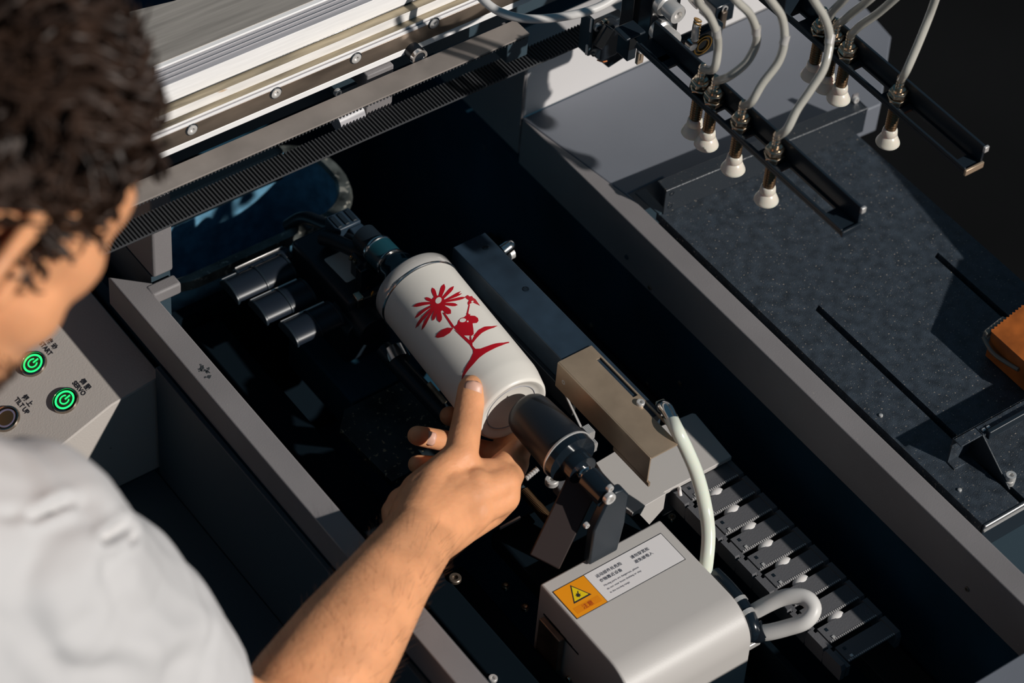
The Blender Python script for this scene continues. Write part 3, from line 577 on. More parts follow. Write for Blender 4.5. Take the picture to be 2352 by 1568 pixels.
screw(Z(1300, 875, -.002), -AX, .0022, ab, M['zinc'])
c = Z(1164, 572, .004); MB().lathe(c - AX * .004, AX + AZ * .35, [(0, .0055), (.006, .0052), (.0085, .0045), (.011, .0025), (.0112, .0001)], 20).build('latch_knob', M['chrome'], ab, smooth=50)
c = Z(1172, 582, .0); MB().lathe(c - AX * .002, AX, [(0, .0048), (.004, .0046), (.005, .003)], 18).build('latch_base', M['zinc'], ab, smooth=40)
# ------------------------------------------------------------------ air tube with elbow
at = thing('air_tube', 'milky white air tube from the steel cover to the motor cover', 'tube', Z(1600, 1100, 0))
pts = [Z(1540, 958, .014), Z(1556, 990, .0165), Z(1577, 1032, .004), Z(1601, 1090, -.018), Z(1619, 1160, -.042), Z(1627, 1225, -.055), Z(1623, 1288, -.068), Z(1616, 1330, -.085)]
MB().tube(pts, lambda t: .0053, 18).build('tube', M['airtube'], at, smooth=60)
MB().tube([Z(1522, 938, .006), Z(1524, 935, .014), Z(1532, 940, .017), Z(1541, 957, .0165), Z(1549, 975, .0158)], lambda t: .0056 - .0010 * t, 16).build('elbow_fitting', M['chrome'], at, smooth=60)
MB().cyl(Z(1522, 936, .002), Z(1521, 934, .009), .0062, 6).build('fitting_nut', M['brass'], at, bevel=.0006)
# ================================================================== MOTOR COVER
mc = thing('motor_cover', 'silver grey rounded motor cover with orange warning label', 'cover', (0, -.24, -.2))
zt = -.060; xl, xr = -.0555, .0552; yf_ = -.1795; R_ = .030; yn = -.292; zbm = -.20
sec = [(yf_, zbm), (yf_, zt)]
for k in range(13):
    t = math.radians(90 * k / 12); sec.append((yn + R_ - R_ * math.sin(t), zt - R_ + R_ * math.cos(t)))
sec.append((yn - .004, zbm))
MB().prism([V((xl, a_, b_)) for a_, b_ in sec], (xr - xl, 0, 0)).build('cover_shell', M['cover'], mc, bevel=.0018, seg=3, smooth=32)
for k in range(4):
    p = X(1268 + 14 * k, 1430 + 17 * k, xl); MB().obox(p, AY * .010, AZ * .0007, AX * .0004).build('side_slot', M['gloss'], mc)
for px, py in ((1244, 1477), (1309, 1557)): screw(X(px, py, xl), -AX, .0024, mc, M['brass'])
def tp(px, py, l=0): return Z(px, py, zt + l)
W1, W2, W3, W4 = tp(1269, 1358, .0004), tp(1522, 1225, .0004), tp(1568, 1283, .0004), tp(1328, 1421, .0004)
xa, xb = (W1.x + W4.x) / 2, (W2.x + W3.x) / 2; yb_, ya_ = (W1.y + W2.y) / 2, (W4.y + W3.y) / 2
lb = MB().box((xa - .0006, ya_ - .0006, zt + .0001), (xb + .0006, yb_ + .0006, zt + .0003)).build('warning_label', M['ink'], mc, bevel=.0001)
xm = xa + (yb_ - ya_) * 1.0; xm = (tp(1341, 1319).x + tp(1391, 1379).x) / 2
MB().box((xa, ya_, zt + .0003), (xm - .0004, yb_, zt + .00045)).build('orange_field', M['orange'], lb)
MB().box((xm, ya_, zt + .0003), (xb, yb_, zt + .00045)).build('white_field', M['label'], lb)
hh = yb_ - ya_; wl = xm - xa; ztl = zt + .00046
cx, cy = xa + wl * .5, yb_ - hh * .36; q = hh * .30
def tri(s, z0): return [V((cx, cy + q * s, z0)), V((cx - q * .93 * s, cy - q * .78 * s, z0)), V((cx + q * .93 * s, cy - q * .78 * s, z0))]
MB().prism(tri(1.0, ztl), AZ * .0001).build('sign_border', M['ink'], lb)
MB().prism(tri(.80, ztl + .0001), AZ * .0001).build('sign_field', M['yellow'], lb)
mb = MB(); zz = ztl + .0002
for k in range(7):
    t = 2 * math.pi * k / 7; mb.prism([V((cx - q * .08 + q * .22 * math.cos(t + a_) * r, cy - q * .25 + q * .22 * math.sin(t + a_) * r, zz)) for a_, r in ((-.28, .7), (-.16, 1.1), (.16, 1.1), (.28, .7))], AZ * .00008)
mb.lathe(V((cx - q * .08, cy - q * .25, zz)), AZ, [(0, q * .17), (.00008, q * .17)], 18)
mb.prism([V((cx - q * .1, cy - q * .2, zz)), V((cx + q * .12, cy - q * .02, zz)), V((cx + q * .20, cy + q * .14, zz)), V((cx + q * .08, cy + q * .10, zz))], AZ * .00009)
mb.build('gear_and_hand_symbol', M['ink'], lb)
MB().box((xa + wl * .1, ya_ + hh * .09, ztl), (xm - wl * .1, ya_ + hh * .30, ztl + .00006)).build('caption_box', mat('deep_orange', (.78, .25, .006), .4), lb)
text('caption', '注意', hh * .17, V((cx, ya_ + hh * .13, ztl)), AX, AY, M['inkred'], lb, 'CENTER')
wx = xb - xm
for s, fx, fy, sz, mm in (('运动部件处危险', .09, .745, .118, 'inkmid'), ('请勿穿宽松', .54, .745, .118, 'inkmid'), ('衣物靠近设备', .09, .575, .118, 'inkmid'), ('避免被卷入', .54, .575, .118, 'inkmid'),
                          ('Moving parts are dangerous, please', .09, .42, .078, 'inkgray'), ('do not wear loose clothing or stay', .09, .29, .078, 'inkgray'), ('in the moving range', .09, .16, .078, 'inkgray')):
    text('label_text', s, hh * sz, V((xm + wx * fx, ya_ + hh * fy, ztl)), AX, AY, M[mm], lb)
MB().box((-.062, -.215, -.14), (-.057, -.190, -.085)).build('side_tab', M['steel'], mc, bevel=.0008)
MB().box((xl + .01, yn - .05, -.20), (xr - .005, yn - .004, -.15)).build('cover_foot', M['blackblue'], mc, bevel=.002)
# cable harness on the right side of the cover
ch = thing('cable_loop', 'pale grey cable looped out of a black sleeve beside the motor cover', 'cable', Z(1780, 1400, -.09))
zl_ = -.075
MB().tube([Z(1690, 1440, -.10), Z(1718, 1415, -.09), Z(1762, 1388, -.076), Z(1808, 1370, -.066), Z(1850, 1373, -.062), Z(1868, 1398, -.064), Z(1850, 1426, -.070), Z(1808, 1441, -.078), Z(1762, 1452, -.086), Z(1735, 1452, -.09)], .0062, 16).build('cable', M['cable'], ch, smooth=60)
MB().tube([Z(1757, 1446, -.0852), Z(1738, 1453, -.089), Z(1715, 1450, -.095)], .0076, 16).build('shrink_sleeve', M['rubber'], ch, smooth=60)
MB().tube([Z(1640, 1320, -.080), Z(1672, 1352, -.078), Z(1702, 1390, -.078), Z(1722, 1428, -.080), Z(1728, 1455, -.088), Z(1700, 1450, -.10)], .0066, 14).build('black_sleeve', M['gloss'], ch, smooth=60)
for px, py in ((1694, 1380), (1712, 1409)): MB().cyl(Z(px, py, -.078), Z(px + 6, py + 8, -.0783), .0072, 16).build('clip_band', M['zinc'], ch, smooth=30)
MB().tube([Z(1676, 1455, -.10), Z(1690, 1470, -.10), Z(1712, 1474, -.10), Z(1725, 1468, -.10)], .0014, 8).build('thin_wire', M['plug'], ch, smooth=60)
MB().obox(Z(1724, 1472, -.10), AX * .006, AY * .005, AZ * .003).build('cable_clamp', M['zinc'], ch, bevel=.001)
for px, py in ((1707, 1508), (1752, 1495)): MB().cyl(Z(px, py, -.13), Z(px + 4, py - 8, -.122), .0032, 12).build('brass_terminal', M['gold'], ch, smooth=30)
# ------------------------------------------------------------------ grey side bracket
sp_ = thing('side_bracket', 'flat silver grey stepped bracket plate under the steel cover end', 'bracket', (.1, -.13, -.08))
zk = -.078
poly = [(1368, 1062), (1417, 1033), (1427, 1046), (1444, 1036), (1440, 1010), (1590, 948), (1598, 950), (1681, 1048), (1527, 1129), (1523, 1135), (1450, 1176), (1430, 1160)]
MB().prism([Z(*q, zk) for q in poly], AZ * -.004).build('bracket_plate', M['cover'], sp_, bevel=.0005)
MB().prism([Z(1450, 1175, zk), Z(1527, 1130, zk), Z(1527, 1130, zk) + AZ * -.018, Z(1490, 1152, zk) + AZ * -.03, Z(1450, 1175, zk) + AZ * -.02], AY * -.0015).build('bracket_flange', M['cover'], sp_, bevel=.0004)
MB().prism([Z(1425, 1160, zk), Z(1452, 1176, zk), Z(1452, 1176, zk) + AZ * -.012 - AX * .001, Z(1420, 1158, zk) + AZ * -.025], AX * .001 - AY * .001).build('bracket_tongue', M['cover'], sp_)
# ------------------------------------------------------------------ drag chain
dc = thing('drag_chain', 'black drag chain with white plugs along the right pit wall', 'cable chain', (.115, -.24, -.1))
zc = -.084
pa = Z(1583, 1130, zc); pb = Z(1896, 1508, zc); nl = 10
xL = .0935; xR = .1480; yA = Z(1600, 1120, zc).y; yB = Z(1890, 1500, zc).y; stp = (yA - yB) / 8.6
me_bar = MB().box((xL + .0085, -.0068, -.004), (xR, .0072, 0)).mesh('chain_bar', M['chain'])
tmb = MB()
for k in range(26): tmb.box((xL + .009 + k * .0018, -.0080, -.0006), (xL + .0100 + k * .0018, -.0066, .0004))
me_rib = tmb.mesh('ribbed_edge', mat('rib_gray', (.42, .41, .41), .5))
me_side = MB().prism([V((xL, -.0105, -.014)), V((xL, .0085, -.014)), V((xL, .0105, -.004)), V((xL, .0085, .0012)), V((xL, -.0085, .0012)), V((xL, -.0105, -.003))], (.0042, 0, 0)).mesh('side_plate', M['chain'])
me_in = MB().box((xL + .0045, -.004, -.012), (xL + .0078, .0125, -.0008)).mesh('side_link', M['chain'])
me_slot = MB().box((xL + .0125, .0015, -.001), (xL + .0148, .0042, .0003)).mesh('bar_slot', M['gloss'])
me_tab = MB().box((xL + .0125, -.0062, -.001), (xL + .0148, -.0040, .0008)).mesh('bar_tab', M['zinc'])
me_plug = MB().sph((.123, -.0112, -.0045), .0060, 14, (1.25, 1.0, .9)).mesh('white_plug', M['plug'])
for p in me_plug.polygons: p.use_smooth = True
for k in range(nl):
    yy = yA - stp * k
    L0 = link('chain_link', me_bar); L0.location = (0, yy, zc); put(L0, dc)
    for me in (me_rib, me_side, me_in, me_slot, me_tab) + ((me_plug,) if k not in (6, 8, 9) else ()):
        o = link(me.name, me); o.location = (0, yy + (0 if me is not me_in else -.5 * stp + .003), zc); put(o, L0)
    for me in (me_side,):
        o = link('side_plate', me); o.location = (xR - xL - .001, yy, zc); put(o, L0)
MB().box((.0915, yA + .010, -.115), (.107, yA + .026, zc + .001)).build('end_mount', M['chain'], dc, bevel=.001)
MB().tube([Z(1560, 1120, -.083), Z(1561, 1128, -.078), Z(1563, 1138, -.080)], .0015, 8).build('zip_tie', M['plug'], dc, smooth=60)
# ================================================================== SUCTION ARMS
ZA = .19
def suction_arm(label, name, end_px, far_px, tip_px, cups, slots):
    a = Z(*end_px, ZA); f = Z(*far_px, ZA); x0 = a.x; wd = .0175; hf = .0165; yn_, yf2 = a.y, f.y
    r = thing(name, label, 'suction arm', (x0 + wd / 2, (yn_ + yf2) / 2, ZA), 'black suction arms above the bed plate')
    ys = [yf2]; mb = MB(); t = .0022
    mb.box((x0, yn_, ZA - t), (x0 + .0045, yf2, ZA)); mb.box((x0 + wd - .004, yn_, ZA - t), (x0 + wd, yf2, ZA))
    cur = yf2
    for s0, s1 in sorted(slots, reverse=True):
        mb.box((x0 + .0045, s1, ZA - t), (x0 + wd - .004, cur, ZA)); cur = s0
    mb.box((x0 + .0045, yn_, ZA - t), (x0 + wd - .004, cur, ZA))
    mb.build('slotted_base', M['black'], r)
    MB().box((x0 + wd - .0022, yn_, ZA), (x0 + wd, yf2, ZA + hf)).build('side_flange', M['black'], r, bevel=.0005)
    MB().box((x0, yn_, ZA), (x0 + .0015, yf2, ZA + .003)).build('side_lip', M['black'], r, bevel=.0004)
    MB().box((x0, yn_ - .002, ZA - t - .001), (x0 + wd, yn_ - .0001, ZA + .002)).build('end_plate', M['brownsteel'] if 'orange-brown' in label else M['black'], r, bevel=.0003)
    part(MB().box((x0 + wd - .0028, yn_ - .0022, ZA + hf - .0045), (x0 + wd + .0012, yn_ - .0001, ZA + hf + .0004)).build('flange_tip', M['zinc'], r, bevel=.0003), 'bare metal end of the flange')
    for cy in cups:
        c = V((x0 + wd * .47, cy, ZA))
        o = MB().lathe(c, AZ, [(-.030, .0034), (-.003, .0034), (0, .0034)], 16).build('stem', M['brass'], r, smooth=30)
        mb = MB(); k = 0
        prof = [(-.030 + .0011 * i, .0040 + .0006 * (i % 2)) for i in range(24)]
        mb.lathe(c, AZ, prof, 16, caps=False); mb.build('spring_thread', M['bronze'], o, smooth=20)
        for z0, R in ((.0005, .0080), (.0062, .0074)):
            MB().lathe(c, AZ, [(z0, R * .92), (z0 + .0006, R), (z0 + .0042, R), (z0 + .0048, R * .9)], 6, ph=.3 + z0 * 60).build('hex_nut', M['brass'], o, bevel=.0004)
        MB().lathe(c, AZ, [(.0105, .0054), (.0130, .0050), (.0133, .0030)] + [(.0135 + .0014 * i, .0027 + .0006 * (i % 2)) for i in range(9)] + [(.0262, .0018), (.0258, .0001)], 18).build('hose_barb', M['brass'], o, smooth=25)
        MB().lathe(c, AZ, [(-.026, .0045), (-.027, .0054), (-.0310, .0060), (-.0325, .0052), (-.0338, .0066), (-.0365, .0078), (-.0385, .0088), (-.0398, .0092), (-.0405, .0088), (-.0404, .0072), (-.036, .0042)], 28).build('silicone_cup', M['cup'], o, smooth=50)
        MB().lathe(c, AZ, [(-.003, .0050), (-.0022, .0050)], 20).build('washer', M['brass'], o)
    return x0 + wd * .47
def cup_y(*pxs): return [Z(px, py, ZA + .004).y for px, py in pxs]
n1 = cup_y((1626, 192), (1653, 221), (1712, 279), (1789, 350)); n2 = cup_y((1892, 68), (1927, 92), (1950, 122), (2060, 224))
xc1 = suction_arm('black slotted suction arm nearer the can with a bare metal tip', 'suction_arm', (1931, 535), (1478, 96), None, n1,
           [(Z(1545, 150, ZA).y - .0, Z(1530, 138, ZA).y), (n1[1] + .022, n1[0] + .045), (n1[3] + .012, n1[2] - .010), (n1[3] - .062, n1[3] - .012), (n1[2] + .012, n1[1] - .008)])
xc2 = suction_arm('black slotted suction arm farther right with an orange-brown end', 'suction_arm', (2214, 394), (1800, 18), None, n2,
           [(n2[0] + .02, n2[0] + .05), (n2[3] + .012, n2[2] - .012), (n2[3] - .07, n2[3] - .012)])
H = [[(1596, -40), (1604, 3), (1628, 34), (1646, 75), (1649, 112), (1640, 158), (1634, 182)],
     [(1660, -40), (1692, 2), (1722, 32), (1737, 70), (1735, 106), (1712, 146), (1674, 176), (1662, 208)],
     [(1740, -40), (1772, 3), (1796, 40), (1802, 92), (1788, 142), (1751, 192), (1726, 234), (1720, 262)],
     [(1845, -40), (1872, 4), (1896, 45), (1906, 92), (1893, 155), (1862, 206), (1832, 250), (1808, 296), (1797, 334)],
     [(1975, -40), (1940, -2), (1914, 24), (1902, 42), (1898, 54)], [(2040, -40), (1996, 0), (1962, 26), (1938, 46), (1932, 76)],
     [(2095, -40), (2052, 0), (2012, 34), (1972, 62), (1956, 106)], [(2162, -40), (2148, 0), (2132, 44), (2106, 108), (2082, 162), (2066, 208)]]
HL = ['clear air hose bending down to the cup nearest the carriage on the left arm', 'clear air hose with a wide S bend to the second cup of the left arm',
      'clear air hose sweeping to the third cup of the left arm', 'longest clear air hose curving across to the outermost cup of the left arm',
      'short clear air hose to the first cup of the right arm', 'clear air hose to the second cup of the right arm', 'clear air hose to the third cup of the right arm', 'nearly straight clear air hose to the outermost cup of the right arm']
for i, pts in enumerate(H):
    xx = xc1 if i < 4 else xc2; cy = (n1 + n2)[i]
    q = []; n = len(pts)
    for k, (px, py) in enumerate(pts):
        t = k / (n - 1); q.append(Z(px, py, ZA + .026 + (.10 if i < 4 else .07) * (1 - t) ** 1.2))
    q[-1] = V((xx, cy, ZA + .0215))
    ho = thing('air_hose', HL[i], 'hose', q[-1], 'clear hoses feeding the suction cups')
    MB().tube(q, .0031, 14).build('hose_wall', M['hose'], ho, smooth=60)
    MB().tube(q[:-1], .0017, 8).build('hose_bore', mat('hose_bore', (.42, .40, .35), .4) if i == 0 else D.materials['hose_bore'], ho, smooth=60)
    if i < 4: MB().cyl(q[3] + (q[3] - q[4]).normalized() * .004, q[3] + (q[4] - q[3]).normalized() * .003, .0034, 14).build('bright_joint', M['rim'], ho, smooth=40)
lh = thing('looped_hose', 'opaque pale hose drooping over the timing belt at the top', 'hose', Z(1240, 42, .2))
MB().tube([Z(1085, -30, .21), Z(1112, 2, .208), Z(1150, 28, .205), Z(1200, 42, .205), Z(1262, 42, .205), Z(1330, 31, .208), Z(1384, 12, .21), Z(1430, -20, .215)], .0033, 14).build('hose_wall', M['cable'], lh, smooth=60)
# ================================================================== CARRIAGE
cg = thing('print_carriage', 'black print carriage with two big pale bolts holding the suction arms', 'carriage', (.2, .06, .3))
yc = .058
def ybox(x0p, x1p, y0p, y1p, yv, dep, nm, m, bev=.0008, zup=None):
    a = Y(x0p, y1p, yv); b = Y(x1p, y0p, yv); return MB().box((a.x, yv, a.z), (b.x, yv + dep, zup or b.z)).build(nm, m, cg, bevel=bev)
ybox(1440, 1476, 0, 142, .075, .014, 'vertical_rail', M['gloss'], .0006, .31)
MB().box((Y(1471, 60, .075).x, .0735, Y(1460, 140, .075).z), (Y(1473, 60, .075).x, .075, .31)).build('rail_edge', M['steel'], cg)
MB().box((Y(1477, 60, .075).x, .0735, Y(1460, 140, .075).z), (Y(1478.5, 60, .075).x, .075, .31)).build('rail_edge', M['steel'], cg)
ybox(1463, 1484, 92, 150, .074, .003, 'brown_bracket', M['brownsteel'], .0005)
screw(Y(1472, 112, .074), -AY, .0035, cg, M['zinc'])
ybox(1486, 1565, 0, 118, yc, .018, 'front_plate', M['gloss'], .001, .31)
MB().box((xc1 - .0085, yc - .012, ZA - .0045), (xc1 + .010, yc + .004, ZA - .0023)).build('arm_clamp', M['black'], cg, bevel=.001)
MB().box((xc2 - .0105, n2[0] + .03, ZA - .004), (xc2 + .012, yc + .06, ZA + .03)).build('arm_clamp', M['black'], cg, bevel=.001)
MB().box((Y(1490, 20, yc).x, yc + .018, .26), (xc2 + .02, yc + .045, .30)).build('cross_beam', M['black'], cg, bevel=.001)
for (ax_, ay_), (bx_, by_) in (((1545, 26), (1559, 37)), ((1537, 84), (1549, 97))):
    b = Y(bx_, by_, yc - .020); r_o = .0078
    MB().lathe(V((b.x, yc, b.z)), -AY, [(0, .0088), (.004, .0096), (.006, .0092), (.0075, .0072), (.018, .0076), (.0195, .0070), (.0197, .0036), (.016, .0034), (.016, .0001)], 28).build('standoff_bolt', M['plug'] if False else M['zinc'], cg, smooth=35)
c = Y(1606, 96, yc + .006)
MB().obox(c, AX * .020, AY * .004, AZ * .013).build('bearing_plate', M['gloss'], cg, bevel=.002)
for r_i in (.0060, .0090): MB().lathe(c - AY * .0042, -AY, [(0, r_i), (.0008, r_i), (.0008, r_i - .0012), (0, r_i - .0012)], 28, caps=False).build('bearing_ring', M['gold'], cg, smooth=30)
MB().tube([Y(1603, 44, yc - .004), Y(1598, 66, yc - .006), Y(1596, 90, yc - .006)], .0030, 10).build('braided_wire', M['zinc'], cg, smooth=30)
for k in range(7): MB().lathe(Y(1603 - k * 1.1, 46 + 7 * k, yc - .0055), AZ + AX * .5, [(-.0004, .0034), (.0004, .0034)], 12).build('braid_wrap', M['gold'], cg)
MB().lathe(Y(1582, 97, yc - .002), -AY, [(0, .004), (.006, .004), (.0062, .003)], 16).build('pivot_pin', M['chrome'], cg, smooth=30)
ybox(1640, 1690, 0, 62, .10, .02, 'rear_module', M['gloss'], .001)
ybox(1655, 1672, 26, 70, .096, .003, 'module_rail', M['steel'], .0004)
MB().lathe(Y(1664, 20, .0995), -AY, [(0, .003), (.001, .003), (.001, .002), (0, .002)], 16, caps=False).build('module_ring', M['zinc'], cg, smooth=30)
MB().cyl(Y(1590, 10, yc - .01), Y(1607, -6, yc - .01), .0052, 16).build('hose_fitting', M['cup'], cg, smooth=30)
# belt sensor
bs = thing('belt_sensor', 'black sensor block with cable clamp hanging at the belt end', 'sensor', Y(1390, 100, .128))
def sbox(x0p, x1p, y0p, y1p, yv, dep, nm, m, bev=.0006):
    a = Y(x0p, y1p, yv); b = Y(x1p, y0p, yv); return MB().box((a.x, yv, a.z), (b.x, yv + dep, b.z)).build(nm, m, bs, bevel=bev)
sbox(1350, 1366, 44, 130, .120, .013, 'side_plate', M['dark']); sbox(1346, 1352, 104, 128, .1185, .002, 'white_strip', M['plug']); sbox(1356, 1362, 44, 76, .1185, .002, 'white_strip', M['plug'])
sbox(1362, 1438, 36, 132, .124, .010, 'back_plate', M['black'])
c = Y(1392, 88, .117); MB().obox(c, AX * .009, AY * .007, AZ * .016).build('clamp_body', M['rubber'], bs, bevel=.003)
MB().obox(Y(1386, 84, .108), (AX * .004 - AZ * .004), AY * .002, (AZ * .008 + AX * .005)).build('clamp_arm', M['gloss'], bs, bevel=.001)
MB().prism([Y(1365, 130, .112), Y(1398, 156, .112), Y(1438, 130, .112), Y(1430, 96, .112), Y(1384, 110, .112)], (0, .006, 0)).build('sensor_bracket', M['gloss'], bs, bevel=.0005)
for px, py, mm in ((1371, 61, 'zinc'), (1388, 51, 'brass'), (1405, 66, 'gold'), (1418, 95, 'zinc')): screw(Y(px, py, .1195), -AY, .0034 if px < 1400 else .0022, bs, M[mm])
sbox(1416, 1432, 60, 80, .119, .005, 'connector', M['steel'])
MB().tube([Y(1372, 138, .106), Y(1384, 142, .106), Y(1394, 140, .106)], .0006, 6).build('red_wire', M['card'], bs)
# ================================================================== PERSON
pe = thing('person', 'man in a white T-shirt with dark curly hair reaching for the can', 'person', (-.85, -.15, -.95))
def blob(name, chains, voxel, m, smooth_it=6, ells=()):
    mb = MB()
    for ch in chains:
        pts = [(V(p), r) for p, r in ch]
        for p, r in pts: mb.sph(p, r, 16)
        for (p, r), (q, s) in zip(pts, pts[1:]):
            if (q - p).length < 1e-5: continue
            mb.lathe(p, q - p, [(0, r), ((q - p).length, s)], 20)
    for c, sc, R in ells: mb.sph(c, 1, 28, sc, R)
    me = D.meshes.new(name); me.from_pydata([tuple(v) for v in mb.v], [], mb.f)
    o = D.objects.new(name, me); COL.objects.link(o)
    md = o.modifiers.new('r', 'REMESH'); md.mode = 'VOXEL'; md.voxel_size = voxel
    ms = o.modifiers.new('s', 'SMOOTH'); ms.factor = .5; ms.iterations = smooth_it
    bpy.context.view_layer.update()
    me2 = D.meshes.new_from_object(o.evaluated_get(bpy.context.evaluated_depsgraph_get())); D.objects.remove(o); me2.materials.clear(); me2.materials.append(m)
    for p in me2.polygons: p.use_smooth = True
    return me2
# --- right arm and hand: joints as (photo x, photo y, distance, radius)
J = lambda x, y, d, r: (P(x, y, d), r)
wr = J(950, 1228, 2.012, .0222); wr2 = J(985, 1240, 2.020, .0198); el = J(610, 1745, 1.86, .043)
sh = J(-20, 1350, 1.62, .060)
cmc = J(968, 1135, 2.045, .0165); mcp1 = J(1058, 1050, 2.062, .0128); ip1 = J(1073, 965, 2.083, .0111); tip1 = J(1084, 893, 2.097, .0106)
m2 = J(1140, 1086, 2.075, .0110); m3 = J(1160, 1108, 2.068, .0116); m4 = J(1160, 1142, 2.070, .0112); m5 = J(1128, 1178, 2.080, .0105)
hand = [[el, J(700, 1590, 1.882, .0395), J(790, 1455, 1.908, .0340), J(875, 1330, 1.941, .0262), wr], [el, J(735, 1590, 1.884, .0385), J(825, 1455, 1.914, .0330), J(915, 1330, 1.949, .0242), wr2],
        [sh, J(280, 1600, 1.74, .052), el],
        [wr, cmc, mcp1, ip1, tip1], [wr, J(1000, 1110, 2.05, .016), (mcp1[0].lerp(cmc[0], .2), .0125)],
        [wr, J(1040, 1130, 2.05, .0165), m2], [wr, J(1050, 1150, 2.045, .0168), m3], [wr2, J(1062, 1175, 2.05, .0165), m4], [wr2, J(1060, 1205, 2.06, .0150), m5],
        [m2, m3, m4, m5], [J(1010, 1170, 2.05, .018), J(1090, 1120, 2.055, .015), J(1085, 1170, 2.055, .0165), J(1020, 1215, 2.05, .018)],
        [mcp1, J(1085, 1085, 2.065, .0105), m2],
        [m2, J(1192, 1035, 2.118, .0096), J(1150, 990, 2.168, .0086), J(1078, 964, 2.188, .0080), J(1032, 955, 2.172, .0078)],
        [m3, J(1186, 1062, 2.115, .0098), J(1124, 1040, 2.150, .0090), J(1020, 1012, 2.135, .0082), J(958, 1000, 2.115, .0076)],
        [m4, J(1160, 1110, 2.125, .0092), J(1090, 1085, 2.150, .0086), J(1000, 1070, 2.135, .0078), J(958, 1066, 2.120, .0072)],
        [m5, J(1130, 1150, 2.120, .0084), J(1060, 1130, 2.135, .0078), J(990, 1120, 2.12, .007)],
        [J(930, 1160, 2.045, .014), J(905, 1175, 2.045, .0095), J(925, 1215, 2.028, .014)],
        [cmc, J(985, 1170, 2.075, .018), J(1050, 1160, 2.09, .016)]]
me_arm = blob('arm', hand, .0015, M['skin'], 7)
def relax(me, it, fn):
    o = D.objects.new('t', me); COL.objects.link(o); g_ = o.vertex_groups.new(name='w')
    for v in me.vertices:
        w_ = fn(v.co)
        if w_ > .01: g_.add([v.index], min(w_, 1), 'REPLACE')
    ms = o.modifiers.new('s', 'SMOOTH'); ms.factor = .5; ms.iterations = it; ms.vertex_group = 'w'; bpy.context.view_layer.update()
    m2_ = D.meshes.new_from_object(o.evaluated_get(bpy.context.evaluated_depsgraph_get())); D.objects.remove(o)
    for p in m2_.polygons: p.use_smooth = True
    return m2_
fa = (wr[0] - el[0]).normalized()
me_arm = relax(me_arm, 70, lambda c: max(0, min(1, ((wr[0] + fa * .012) - c).dot(fa) / .03)))
kd_c = [(m2[0] + m3[0]) / 2, (m3[0] + m4[0]) / 2, (m2[0] + wr[0]) / 2, (m4[0] + wr2[0]) / 2, (cmc[0] + wr[0]) / 2]
# --- head frame
hf_ = (RX * .49 + RD * .34 + RF * .80).normalized(); hu = (RX * .57 - RD * .82); hu = (hu - hf_ * hu.dot(hf_)).normalized(); hr = hf_.cross(hu)
HC = P(-182, 478, 1.50); HS = 1.07
def hp(r, f, u): return HC + (hr * r + hf_ * f + hu * u) * HS
HR = Matrix((hr, hf_, hu)).transposed()
nb = hp(0, -.055, -.165)
E_ = lambda r, f, u, a, b, c: (hp(r, f, u), (a * HS, b * HS, c * HS), HR)
ells = [E_(0, -.008, .030, .076, .096, .090), E_(0, .030, -.030, .062, .062, .080), E_(0, .048, -.082, .040, .040, .030), E_(0, -.045, 0, .066, .06, .07),
        E_(.046, .040, -.012, .022, .032, .026), E_(-.046, .040, -.012, .022, .032, .026), E_(0, .045, .050, .062, .045, .045), E_(.040, .048, .018, .026, .030, .030), E_(-.040, .048, .018, .026, .030, .030),
        E_(0, .058, -.045, .034, .032, .036)]
R_h = lambda ch: [(p, r * HS) for p, r in ch]
hd = [[(hp(0, .086, .012), .008), (hp(0, .104, -.024), .011), (hp(0, .094, -.032), .012)], [(hp(.012, .088, -.032), .007), (hp(-.012, .088, -.032), .007)],
      [(hp(-.018, .080, -.058), .007), (hp(0, .087, -.058), .008), (hp(.018, .080, -.058), .007)], [(hp(-.015, .078, -.070), .008), (hp(.015, .078, -.070), .008)],
      [(hp(.056, -.005, -.05), .018), (hp(.046, .035, -.080), .020), (hp(.014, .062, -.095), .019), (hp(-.014, .062, -.095), .019), (hp(-.046, .035, -.080), .020), (hp(-.056, -.005, -.05), .018)],
      [(hp(.048, .062, .022), .014), (hp(.018, .078, .028), .013), (hp(-.018, .078, .028), .013), (hp(-.048, .062, .022), .014)],
      [(hp(0, -.03, -.02), .060), (hp(0, -.045, -.10), .056), (nb, .060)]]
ears = []
for s in (1, -1):
    ears += [[(hp(s * (.078 + .016 * math.sin(math.pi * k / 11)), -.006 - .020 * math.sin(math.pi * (.1 + .85 * k / 11)), -.036 + .070 * k / 11), .0042 + .0012 * (k < 2)) for k in range(12)],
             [(hp(s * .074, -.004, -.030), .008), (hp(s * .082, -.014, -.010), .0055), (hp(s * .084, -.016, .012), .005), (hp(s * .078, -.006, .028), .005)], [(hp(s * .074, .004, -.012), .006), (hp(s * .075, .004, .004), .005)]]
me_ear = blob('ear', ears, .0018, M['skin'], 3)
pel = V((-.93, -.15, -.02)); ch_ = V((-.74, -.14, .20))
shR = sh[0]; shL = V((-.62, .14, .36))
